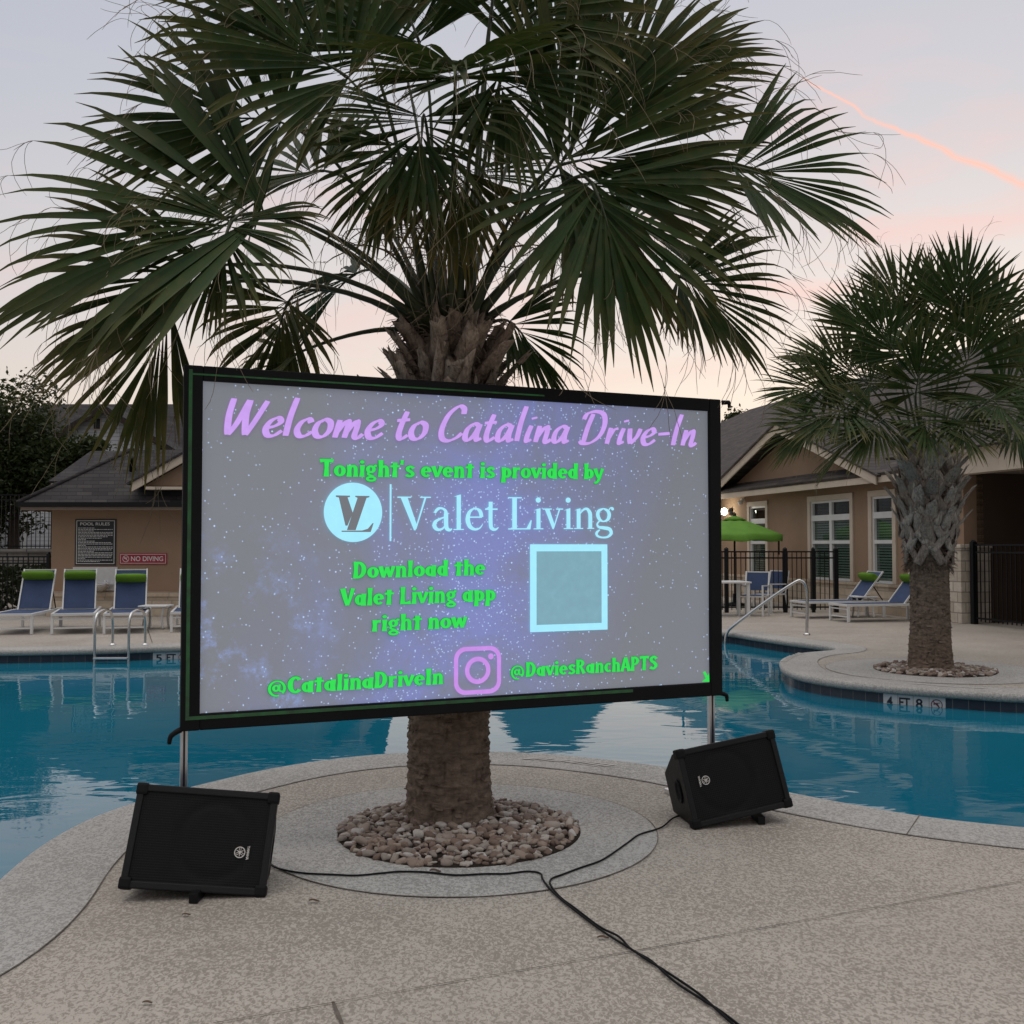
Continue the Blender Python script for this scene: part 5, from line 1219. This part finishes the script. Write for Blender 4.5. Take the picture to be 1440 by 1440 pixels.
a = scr(549, 681); b = scr(549, 761); G_ = Glyphs(lambda x, z, o: (x, LAY - o, z)); G_.poly([(a[0] - .0045, b[1]), (a[0] + .0045, b[1]), (a[0] + .0045, a[1]), (a[0] - .0045, a[1])]); G_.mb.build('divider', 'light_cyan', fab, fix=False)
a = scr(745, 889); b = scr(853.5, 765.5); G_ = Glyphs(lambda x, z, o: (x, LAY - o, z)); G_.poly([(a[0], a[1]), (b[0], a[1]), (b[0], b[1]), (a[0], b[1])]); pn = G_.mb.build('code_panel', 'light_cyan', fab, fix=False)
G_ = Glyphs(lambda x, z, o: (x, LAY - .001 - o, z)); mx_, mz_ = (b[0] - a[0]) * .08, (b[1] - a[1]) * .08; G_.poly([(a[0] + mx_, a[1] + mz_), (b[0] - mx_, a[1] + mz_), (b[0] - mx_, b[1] - mz_), (a[0] + mx_, b[1] - mz_)]); G_.mb.build('plain_field', 'panel_field', pn, fix=False)
# camera emblem: rounded square, ring and dot
a = scr(638, 945); b = scr(704, 943); c = ((a[0] + b[0]) / 2, (scr(671, 909)[1] + scr(671, 976)[1]) / 2); hs = (b[0] - a[0]) / 2; hz = (scr(671, 909)[1] - scr(671, 976)[1]) / 2; tk = hs * .17
mb = MB()
def rrect(h1, h2, rad_, k=8):
    out = []
    for cx_, cy_, a0 in ((1, 1, 0), (-1, 1, 90), (-1, -1, 180), (1, -1, 270)):
        for j in range(k + 1):
            t_ = R(a0 + 90 * j / k); out.append((cx_ * (h1 - rad_) + math.cos(t_) * rad_, cy_ * (h2 - rad_) + math.sin(t_) * rad_))
    return out
def annulus(o_, i_, cx, cz, off=0):
    A_ = [mb.vert((cx + x, LAY - .001 - off, cz + z)) for x, z in o_]; B_ = [mb.vert((cx + x, LAY - .001 - off, cz + z)) for x, z in i_]
    for j in range(len(A_)): jj = (j + 1) % len(A_); mb.face((A_[j], A_[jj], B_[jj], B_[j]))
annulus(rrect(hs, hz, hs * .48), rrect(hs - tk, hz - tk, hs * .34), *c)
circ = lambda r_, k=40: [(math.cos(2 * math.pi * j / k) * r_, math.sin(2 * math.pi * j / k) * r_) for j in range(k)]
annulus(circ(hs * .54), circ(hs * .36), c[0], c[1], .0003); mb.face([mb.vert((c[0] + hs * .56 + x, LAY - .0014, c[1] + hz * .56 + z)) for x, z in circ(hs * .12, 20)])
mb.build('camera_emblem', 'light_pink', fab, fix=False)
G_ = Glyphs(lambda x, z, o: (x, LAY - o, z)); a = [scr(*p) for p in ((988, 945), (991, 944), (995, 951), (996.5, 946), (997, 958.5), (986, 958.5), (992, 954))]; G_.poly(a); G_.mb.build('corner_arrow', 'light_green', fab, fix=False)

# ================================================================== SPEAKERS
def speaker(loc, yaw, pitch, roll, w, h, flip, label):
    rt = Euler((0, 0, 0)).to_matrix()
    Rm = Matrix.Rotation(yaw, 4, 'Z') @ Matrix.Rotation(pitch, 4, 'X') @ Matrix.Rotation(roll, 4, 'Y')
    t = empty('loudspeaker', loc, 0, label, 'loudspeaker', 'stage monitor loudspeakers'); t.rotation_euler = Rm.to_euler()
    fl = -1 if flip else 1; dp = .31; hb = h * .50
    mb = MB(); hw = w / 2 - .012; hh = h / 2 - .012
    mb.prism([(.012, -hh), (.012, hh), (dp * .40, hh - .004), (dp, hb / 2 - .01), (dp, -hb / 2 - .02), (dp * .30, -hh + .004)], -hw, hw, 'x'); mb.build('cabinet', 'black_tolex', t, bevel=.008)
    mb = MB()                                                     # raised rim round the front, with heavy corners
    b = .030
    for x0, x1, z0, z1 in ((-w / 2, w / 2, h / 2 - b, h / 2), (-w / 2, w / 2, -h / 2, -h / 2 + b), (-w / 2, -w / 2 + b, -h / 2 + b, h / 2 - b), (w / 2 - b, w / 2, -h / 2 + b, h / 2 - b)): mb.box(x0, x1, -.004, .05, z0, z1)
    mb.build('rim', 'black_tolex', t, bevel=.005)
    for sx_ in (-1, 1):
        for sz_ in (-1, 1):
            mb = MB(); cx, cz = sx_ * (w / 2 - .02), sz_ * (h / 2 - .02); mb.box(cx - .026, cx + .026, -.009, .056, cz - .026, cz + .026); mb.build('corner_guard', 'black_rubber', t, bevel=.012)
    mb = MB(); gx = w / 2 - b; gz = h / 2 - b; K = 30; J = 20; rows = []
    for j in range(J + 1):
        row = []
        for i in range(K + 1):
            x = -gx + 2 * gx * i / K; z = -gz + 2 * gz * j / J
            y = .004
            dx = (x * fl - w * .10); rr = math.hypot(dx, z); y += .006 * max(0, 1 - abs(rr - .155) / .02)      # cone surround showing through
            hx = x * fl + w * .30; y += -.004 * max(0, 1 - abs(hx - .045) / .02) * (1 if abs(z) < .13 else .2)
            row.append(mb.vert((x, y, z)))
        rows.append(row)
    for a, b_ in zip(rows, rows[1:]):
        for i in range(K): mb.face((a[i], a[i + 1], b_[i + 1], b_[i]), 0, True)
    mb.build('grille', 'grille', t)
    # round badge with three crossed tuning forks and the maker's word beside it, turned on its side
    cx, cz = (w * .285, -h * .10) if not flip else (-w * .285, h * .06)
    mb = MB(); rb = .0235; yb = -.0035; o_ = circ(rb, 36); i_ = circ(rb * .84, 36)
    A_ = [mb.vert((cx + x, yb, cz + z)) for x, z in o_]; B_ = [mb.vert((cx + x, yb, cz + z)) for x, z in i_]
    for j in range(36): jj = (j + 1) % 36; mb.face((A_[j], A_[jj], B_[jj], B_[j]))
    for q_ in range(3):
        th = R(90 + 120 * q_); Rq = lambda u, v: (cx + (math.cos(th) * u - math.sin(th) * v) * rb, yb - .0003 * q_, cz + (math.sin(th) * u + math.cos(th) * v) * rb)
        for u0, u1, v0, v1 in ((-.72, .18, -.06, .06), (.10, .20, -.20, .20), (.20, .76, .10, .20), (.20, .76, -.20, -.10)): mb.face([mb.vert(Rq(u, v)) for u, v in ((u0, v0), (u1, v0), (u1, v1), (u0, v1))])
    bd = mb.build('badge', 'logo_silver', t, fix=False)
    mb = MB(); tw = .058
    if not flip: text_fit(mb, 'YAMAHA', lambda x, z: (cx + rb + .006 + z, yb, cz + tw / 2 - x), tw, .0105, .03)
    else: text_fit(mb, 'YAMAHA', lambda x, z: (cx - rb - .006 - z, yb, cz - tw / 2 + x), tw, .0105, .03)
    mb.build('lettering', 'logo_silver', bd, fix=False)
    # carrying handle cup on the cable end
    ex = (w / 2 - .012) * (1 if not flip else -1)
    mb = MB(); mt = Matrix.Translation((ex, dp * .42, -.01)) @ Matrix.Rotation(R(90 if not flip else -90), 4, 'Y') @ Matrix.Diagonal((1, .55, 1, 1))
    mb.lathe([(.050, -.004), (.066, .004), (.060, .010), (.048, .004), (.040, -.006)], 24, (0, 0, 0), mat=mt); mb.build('handle_cup', 'black_iron', t)
    return t
sp1 = speaker((-1.342, 4.461, .2330), R(9.23), R(-20.88), R(6.30), .602, .428, False, 'black slanted loudspeaker in front of the left leg of the screen')
sp2 = speaker((1.198, 5.556, .2460), R(11.27), R(-13.45), R(-9.06), .574, .408, True, 'black slanted loudspeaker in front of the right leg of the screen')
for px, py, dz, lab in ((272, 1271, .05, 'small dark wooden block propping the left loudspeaker'), (1071, 1160, .05, 'small dark wooden block propping the right loudspeaker')):
    p = gnd(px, py); t = MB(); t.box(p.x - .019, p.x + .019, p.y - .005, p.y + .24, .002, .043); tag(t.build('prop_block', 'black_iron', bevel=.003), lab, 'block', 'prop blocks under the loudspeakers')

# ================================================================== CABLES, LEAF LITTER
def cable(px, label, seed, r=.0045):
    rnd = random.Random(seed); P = [gnd(x, y, .006 + r) for x, y in px]; P = [Vector((p.x + rnd.gauss(0, .006), p.y + rnd.gauss(0, .006), p.z)) for p in P]
    mb = MB(); mb.tube(crom(P, 6), r, 7); tag(mb.build('speaker_cable', 'black_rubber'), label, 'cable', 'black cables across the deck')
cable([(366, 1208), (383, 1217), (400, 1223), (430, 1227), (470, 1230), (500, 1230.5), (535, 1228), (565, 1226), (600, 1228), (640, 1230.5), (680, 1229), (710, 1228.5), (740, 1226), (758, 1228), (765, 1236), (768, 1244), (780, 1258), (808, 1280), (838, 1303), (862, 1318), (892, 1340), (915, 1352), (948, 1378), (980, 1402), (1012, 1421), (1050, 1450)], 'thin black cable from the left loudspeaker curving round the pebble bed', 1)
cable([(955, 1146), (945, 1151), (928, 1163), (900, 1173), (885, 1184), (862, 1200), (845, 1211), (815, 1219), (790, 1229), (777, 1236), (774, 1245), (790, 1262), (812, 1278), (846, 1303), (870, 1317), (886, 1333), (918, 1349), (938, 1366), (976, 1394), (1004, 1414), (1045, 1452)], 'thin black cable from the right loudspeaker joining the other near the deck joint', 2)
rnd = random.Random(8)
for px, py, s_, lab in ((848, 1320, .022, 'dark curled dry leaf beside the black cables'), (207, 1411, .016, 'small dark dry leaf near the lower left of the deck'), (262, 1287, .017, 'small dry leaf just below the left loudspeaker block'), (442, 1268, .022, 'pale dry leaf between the left loudspeaker and the pebble ring'), (612, 1226, .026, 'single stray pebble-brown leaf at the front rim of the pebbles')):
    p = gnd(px, py, .006); mb = MB(); ids = []
    for i in range(9):
        t_ = i / 8; w = math.sin(math.pi * (.06 + .9 * t_)) * .42; c_ = .25 * math.sin(t_ * 3 + px)
        ids.append([mb.vert((p.x + (t_ - .5) * 2 * s_, p.y + (w * j + c_ * .3) * s_, p.z + s_ * (.22 * abs(j) + .12 * math.sin(t_ * 5) + .14))) for j in (-1, 0, 1)])
    for a, b in zip(ids, ids[1:]):
        for j in (0, 1): mb.face((a[j], a[j + 1], b[j + 1], b[j]), 0, True)
    tag(mb.build('dry_leaf', 'dead_leaf'), lab, 'leaf', 'dry leaves on the deck')

# ================================================================== POOL FITTINGS
# depth markers on the tile band: follow the pool wall
def marker(px, py, label, txts, wid, ztop=-.088, zbot=WATER + .0):
    d = ray(px, py); best = min(range(n), key=lambda i: (lambda p: abs(p.x * d.y - p.y * d.x) / math.hypot(d.x, d.y) + (0 if p.y > 9 else 99) + (abs(p.y - gnd(px, py - 14).y) * .3))(PL[i]))
    base = arc[best]
    tot = arc[-1]
    def pos(s_, z, o=0):
        s_ = (base + s_) % tot; i = 0
        lo, hi = 0, n
        while hi - lo > 1:
            m_ = (lo + hi) // 2
            if arc[m_] <= s_: lo = m_
            else: hi = m_
        f_ = (s_ - arc[lo]) / (arc[lo + 1] - arc[lo]); p = PL[lo].lerp(PL[(lo + 1) % n], f_); q_ = nor[lo].lerp(nor[(lo + 1) % n], f_)
        return (p.x + q_.x * (.048 - o), p.y + q_.y * (.048 - o), z)
    # direction of increasing screen x
    sg = 1 if pos(.3, 0)[0] > pos(-.3, 0)[0] else -1
    mb = MB(); hgt = .155; z0 = ztop - hgt; K = 16
    r0 = [mb.vert(pos(sg * (i / K - .5) * wid, z0)) for i in range(K + 1)]; r1 = [mb.vert(pos(sg * (i / K - .5) * wid, ztop)) for i in range(K + 1)]
    for i in range(K): mb.face((r0[i], r0[i + 1], r1[i + 1], r1[i]))
    t = mb.build('depth_marker', 'tile_white', None); tag(t, label, 'depth marker')
    mb = MB()
    for s_, x0, x1 in txts: text_fit(mb, s_, lambda x, z: pos(sg * (x0 * wid - wid / 2 + x), z0 + .028 + z, .0015), (x1 - x0) * wid, .10, .022)
    mb.build('digits', 'tile_ink', t, fix=False)
    mb = MB(); nodive(mb, 0, 0, .058, lambda x, z, o=0: pos(sg * (wid / 2 - .085 + x), z0 + .078 + z, .0015 + o)); mb.build('no_diving_symbol', 'tile_ink_red', t, fix=False)
    mb = MB(); 
    for q_ in ([.25, .5, .75] if len(txts) > 2 else [.36, .70]): 
        mb.face([mb.vert(pos(sg * ((q_ - .5) * wid + a), z, .001)) for a, z in ((-.002, z0), (.002, z0), (.002, ztop), (-.002, ztop))])
    mb.build('grout_line', 'groove', t, fix=False)
marker(1285, 982, 'pale 4 FT 8 tile marker on the right peninsula wall', [('4', .06, .16), ('FT', .27, .45), ('8', .54, .65)], .64)
marker(237, 924, 'pale 5 FT tile marker on the far wall beside the pool ladder', [('5', .08, .25), ('FT', .38, .64)], .50)
# worn pale warning strips set into the coping
def coping_strip(pts, label, w=.11):
    mb = MB(); P = [gnd(x, y, .0095) for x, y in pts]; d = (P[-1] - P[0]).normalized(); s_ = Vector((-d.y, d.x, 0)); tot = sum((b - a).length for a, b in zip(P, P[1:])); rnd = random.Random(len(label)); L_ = 0
    for a, b in zip(P, P[1:]):
        m_ = int((b - a).length / .06) + 1
        for i in range(m_):
            p = a.lerp(b, i / m_); q_ = a.lerp(b, (i + rnd.uniform(.45, .85)) / m_); k_ = rnd.uniform(.3, .5); sk = d * .03
            mb.face([mb.vert(v) for v in (p - s_ * w * k_ - sk, q_ - s_ * w * k_ - sk, q_ + s_ * w * k_ + sk, p + s_ * w * k_ + sk)])
    tag(mb.build('coping_marker', 'pale_tile', fix=False), label, 'marker')
coping_strip([(742, 1066), (800, 1070), (862, 1077)], 'worn pale tile strip in the coping behind the big palm, right of its trunk')
coping_strip([(1101, 930), (1112, 923), (1128, 918)], 'worn pale tile strip at the tip of the right peninsula')
coping_strip([(1285, 961), (1335, 965), (1385, 968)], 'worn pale tile strip above the 4 FT 8 marker', .07)
# ladder
def ladder():
    cxp = gnd(166, 911.5); d = Vector((.0, 0, 0)); t = empty('pool_ladder', (cxp.x, cxp.y, 0), 0, 'steel pool ladder with two hooped rails at the far left edge', 'ladder'); hw = .245
    for s_ in (-1, 1):
        mb = MB(); x = s_ * hw
        mb.tube(crom([(x, .42, -.02), (x, .42, .30), (x, .36, .48), (x, .20, .545), (x, .0, .545), (x, -.17, .50), (x, -.235, .36), (x, -.24, .1), (x, -.24, -.3), (x, -.24, -.9)], 5), .020, 10); mb.build('rail', 'steel', t)
        mb = MB(); mb.lathe([(.055, .0), (.055, .008), (.035, .022), (.03, .03)], 14, (x, .42, .004)); mb.build('flange', 'steel', t)
    for z in (-.12, -.40):
        mb = MB(); mb.box(-hw, hw, -.30, -.20, z - .012, z + .012); mb.build('tread', 'brushed_aluminium', t, bevel=.005)
ladder()
# handrail at the entry steps
def handrail():
    b = gnd(1134, 893); Y = b.y
    t = empty('handrail', (b.x, b.y, 0), 0, 'curved steel handrail leading into the pool right of the screen', 'handrail')
    pts = [(1134.5, 893), (1135, 850), (1134, 826), (1127, 817.5), (1117, 819.5), (1080, 844), (1035, 877.5), (1023, 889), (1019.5, 905), (1019.5, 935), (1019.5, 965)]
    dep = [Y, Y, Y, Y + .01, Y + .03, Y + .18, Y + .36, Y + .41, Y + .42, Y + .42, Y + .42]
    P = [at(x, y, dd) - Vector((b.x, b.y, 0)) for (x, y), dd in zip(pts, dep)]; P[0].z = -.02
    mb = MB(); mb.tube(crom(P, 6), .026, 10); mb.build('rail', 'steel', t)
    mb = MB(); mb.lathe([(.06, .0), (.06, .012), (.04, .03), (.03, .035)], 14, (P[0].x, P[0].y, .004)); mb.build('flange', 'steel', t)
handrail()

# ================================================================== FURNITURE
def make_lounger(back=58, rest='normal'):
    """head end at +x; sling stretched in a white frame"""
    t = empty('sun_lounger'); L_, w, sh = 1.30, .33, .34; ca, sa_ = math.cos(R(back)), math.sin(R(back)); bl = .80
    mb = MB()
    for s_ in (-1, 1): mb.box(0, 1.95, s_ * w - .02, s_ * w + .02, sh - .035, sh + .012)
    mb.box(.0, .04, -w + .02, w - .02, sh - .035, sh + .012); mb.box(1.91, 1.95, -w + .02, w - .02, sh - .035, sh + .0); mb.build('frame', 'white_metal', t, bevel=.005)
    mb = MB(); mb.box(.03, .05, -w + .02, w - .02, .09, .115); mb.box(.03, .05, -w + .02, w - .02, .24, .265); mb.build('stretcher', 'white_metal', t)
    for x in (.04, 1.78):
        for s_ in (-1, 1):
            mb = MB(); mb.box(x - .024, x + .024, s_ * w - .020 - .002, s_ * w + .020 + .002, 0, sh - .035); mb.build('leg', 'white_metal', t, bevel=.004)
    mb = MB(); K = 10; rows = []
    for i in range(K + 1):
        x = .04 + (L_ - .06) * i / K; rows.append([mb.vert((x, y, sh + .004 - .02 * math.sin(math.pi * i / K) * (1 - (y / w) ** 2))) for y in (-w + .018, -.15, 0, .15, w - .018)])
    for a, b in zip(rows, rows[1:]):
        for j in range(4): mb.face((a[j], a[j + 1], b[j + 1], b[j]), 0, True)
    mb.build('seat_sling', 'sling_blue', t)
    def bk(u, y, o=0): return Vector((L_ + ca * u - sa_ * o, y, sh + sa_ * u + ca * o))
    mb = MB(); rows = []
    for i in range(K + 1):
        u = .02 + (bl - .03) * i / K; rows.append([mb.vert(bk(u, y, -.012 * math.sin(math.pi * i / K) * (1 - (y / w) ** 2))) for y in (-w * .80, -.13, 0, .13, w * .80)])
    for a, b in zip(rows, rows[1:]):
        for j in range(4): mb.face((a[j], a[j + 1], b[j + 1], b[j]), 0, True)
    bs = mb.build('back_sling', 'sling_blue', t)
    mb = MB()
    for s_ in (-1, 1): mb.bar(bk(0, s_ * (w * .82)), bk(bl, s_ * (w * .82)), .024, .030)
    mb.bar(bk(bl - .012, -w * .80), bk(bl - .012, w * .80), .022, .022); mb.build('back_frame', 'white_metal', t)
    mb = MB()
    for s_ in (-1, 1): mb.bar(bk(.42, s_ * (w * .78), -.02), (L_ + ca * .42 + .24, s_ * (w * .78), sh), .016)
    mb.bar((L_ + ca * .42 + .24, -w * .78, sh), (L_ + ca * .42 + .24, w * .78, sh), .014)
    mb.build('back_stay', 'black_iron', t)
    mb = MB(); pr = []; off = .06 if rest == 'low' else .0
    c0 = bl - .15 - off
    pts = [bk(c0, -w * .80, .05), bk(c0, -w * .76, .05), bk(c0, -.13, .055), bk(c0, .13, .055), bk(c0, w * .76, .05), bk(c0, w * .80, .05)]
    mb.tube(pts, [.085, .118, .130, .130, .118, .085], 14, flat=.55, upv=bk(1, 0) - bk(0, 0)); mb.build('headrest', 'pillow_green', t)
    return t
def put(o, px, py, rz, label, group): 
    p = gnd(px, py); o.location = (p.x, p.y, 0.004); o.rotation_euler.z = rz; tag(o, label, 'sun lounger', group); return o
LG = 'blue sling loungers by the pool'
l0 = make_lounger(64); put(l0, 102.5, 892, R(109), 'blue lounger with green headrest standing in front of the steel drinking fountain', LG)
l1 = copy_tree(l0); put(l1, 14, 893, R(99), 'blue lounger turned sideways at the left edge below the iron fence', LG)
l3 = make_lounger(64, 'low'); put(l3, 175.5, 891.5, R(107), 'blue lounger with lowered green headrest behind the pool ladder', LG)
l4 = copy_tree(l3); put(l4, 269, 889, R(105), 'blue lounger partly hidden by the left border of the screen', LG)
ra = ANG + R(90)
l5 = make_lounger(50, 'low'); put(l5, 1122, 869, ra, 'blue lounger seen from the side, nearer the iron fence on the right', LG)
l6 = copy_tree(l5); put(l6, 1178, 874, ra, 'blue lounger seen from the side, its foot end closest to the smaller palm', LG)
def round_table(px, py, w, h, label, d=None, legs=4):
    p = gnd(px, py); t = empty('side_table', (p.x, p.y, .004), 0, label, 'table'); d = d or w
    mb = MB(); mb.box(-w / 2, w / 2, -d / 2, d / 2, h - .028, h); mb.build('table_top', 'white_metal', t, bevel=.010)
    for a in (-1, 1):
        for b in (-1, 1): mb = MB(); mb.tube(crom([(a * (w / 2 - .05), b * (d / 2 - .05), h - .028), (a * (w / 2 - .09), b * (d / 2 - .07), h * .5), (a * (w / 2 - .07), b * (d / 2 - .06), 0)], 5), .020, 8); mb.build('leg', 'white_metal', t)
    return t
round_table(219, 884, .50, .42, 'low white side table between loungers behind the pool ladder', .45)
round_table(1214, 868, .48, .44, 'small white side table between the two right-hand loungers', .45)
p = gnd(1022, 866); t = empty('dining_table', (p.x, p.y, .004), R(4), 'white metal dining table emerging from behind the right edge of the screen', 'table')
mb = MB(); mb.box(-.65, .42, -.42, .42, .70, .735); mb.build('table_top', 'white_metal', t, bevel=.008)
for a in (-.58, .36):
    for b in (-.36, .36): mb = MB(); mb.box(a - .03, a + .03, b - .03, b + .03, 0, .70); mb.build('leg', 'white_metal', t)
def make_chair():
    t = empty('dining_chair'); w = .25; sh = .43
    mb = MB(); mb.box(-.24, .20, -w + .02, w - .02, sh - .012, sh + .004); mb.build('seat_sling', 'sling_blue', t)
    mb = MB(); mt = Matrix.Translation((.22, 0, sh)) @ Matrix.Rotation(R(14), 4, 'Y'); mb.box(-.008, .008, -w + .025, w - .025, .10, .50, mt); mb.build('back_sling', 'sling_blue', t)
    for s_ in (-1, 1):
        mb = MB(); y = s_ * w; mb.bar((-.24, y, 0), (-.24, y, .64), .036); mb.bar((-.26, y, .64), (.28, y, .63), .038, .026); mb.bar((.28, y, 0), (.22, y, sh), .034); mb.bar((.22, y, sh - .02), (.345, y, sh + .50), .034); mb.bar((-.24, y, sh - .02), (.22, y, sh - .02), .03)
        mb.build('side_frame', 'white_metal', t)
    mb = MB(); mb.bar((.34, -w, sh + .49), (.34, w, sh + .49), .024); mb.bar((-.24, -w, sh - .02), (-.24, w, sh - .02), .026); mb.build('cross_bar', 'white_metal', t)
    return t
c1 = make_chair(); p = gnd(1062, 866); c1.location = (p.x, p.y + .1, .004); c1.rotation_euler.z = R(62); tag(c1, 'white framed dining chair with blue sling, beside the white dining table', 'chair', 'blue sling dining chairs')
c2 = copy_tree(c1); p = gnd(1086, 862); c2.location = (p.x, p.y + .2, .004); c2.rotation_euler.z = R(35); tag(c2, 'white framed dining chair turned away, nearest the iron fence post', 'chair', 'blue sling dining chairs')
# porch furniture behind the fence
t = empty('wicker_sofa', cpt(3.0, 1.5, 0), ANG, 'dark wicker sofa with grey cushions inside the porch', 'sofa')
mb = MB(); mb.box(-.9, .9, -.35, .35, .12, .40); mb.box(-.9, .9, .28, .42, .12, .86); mb.box(-.98, -.82, -.38, .40, .0, .66); mb.box(.82, .98, -.38, .40, .0, .66); mb.build('frame', 'dark_wicker', t, bevel=.02)
for x in (-.41, .41):
    mb = MB(); mb.box(x - .39, x + .39, -.33, .24, .40, .52); mb.build('seat_cushion', 'cushion_grey', t, bevel=.04)
    mb = MB(); mb.box(x - .39, x + .39, .14, .27, .53, .94); mb.build('back_cushion', 'cushion_grey', t, bevel=.04)
t = empty('wicker_chair', cpt(1.1, 1.3, 0), ANG + R(20), 'dark wicker armchair inside the porch next to the stone pier', 'chair')
mb = MB(); mb.box(-.36, .36, -.35, .35, .12, .40); mb.box(-.36, .36, .27, .40, .12, .84); mb.box(-.42, -.30, -.38, .40, .0, .64); mb.box(.30, .42, -.38, .40, .0, .64); mb.build('frame', 'dark_wicker', t, bevel=.02)
mb = MB(); mb.box(-.30, .30, -.33, .24, .40, .52); mb.build('seat_cushion', 'cushion_grey', t, bevel=.04)
# green market umbrella
u = at(1033, 767, 25.6); t = empty('patio_umbrella', (u.x, u.y, 0), R(12), 'lime green market umbrella behind the iron fence at the right edge of the screen', 'umbrella')
za = at(1033, 727, 25.6).z; ze = at(1033, 752, 25.6).z; ru = 1.22
mb = MB(); mb.tube([(0, 0, 0), (0, 0, za + .04)], .024, 10); mb.build('pole', 'black_iron', t)
mb = MB(); mb.lathe([(.28, 0), (.28, .05), (.06, .09), (.05, .3)], 20); mb.build('base', 'black_iron', t)
mb = MB(); mb.lathe([(.02, -.02), (.05, .0), (.05, .05), (.02, .10)], 10, (0, 0, za + .02)); mb.build('finial', 'branch_bark', t)
mb = MB(); rows = []; sd_ = 8
for k_ in range(9):
    f_ = k_ / 8; row = []
    for j in range(sd_ * 4):
        a = 2 * math.pi * j / (sd_ * 4); ph = (j % 4) / 4; sag = .06 * f_ * math.sin(math.pi * ph); r_ = ru * f_ * (1 - .045 * math.sin(math.pi * ph))
        row.append(mb.vert((math.cos(a) * r_, math.sin(a) * r_, za - (za - ze) * (f_ ** 1.12) - sag * .6)))
    rows.append(row)
low = [mb.vert((math.cos(2 * math.pi * j / 32) * ru * .995 * (1 - .045 * math.sin(math.pi * (j % 4) / 4)), math.sin(2 * math.pi * j / 32) * ru * .995 * (1 - .045 * math.sin(math.pi * (j % 4) / 4)), ze - .06 * .6 * math.sin(math.pi * (j % 4) / 4) - .13 - .02 * math.sin(j * 1.7))) for j in range(32)]
rows.append(low)
for a, b in zip(rows, rows[1:]):
    for j in range(32): mb.face((a[j], a[(j + 1) % 32], b[(j + 1) % 32], b[j]), 0, True)
cn = mb.build('canopy', 'umbrella_green', t)
mb = MB()
for j in range(8): a = 2 * math.pi * j / 8; mb.tube([(0, 0, za - .12), (math.cos(a) * ru * .97, math.sin(a) * ru * .97, ze - .03)], .009, 5)
mb.build('ribs', 'branch_bark', t)
mb = MB(); mb.lathe([(.30, -.085), (.16, -.01), (.03, .03)], 16, (0, 0, za + .0)); mb.build('vent_cap', 'umbrella_green', t)
mb = MB(); mb.box(ru * .98 - .02, ru * .98 + .02, -.012, .012, ze - .5, ze - .10); mb.build('tie_strap', 'branch_bark', t)
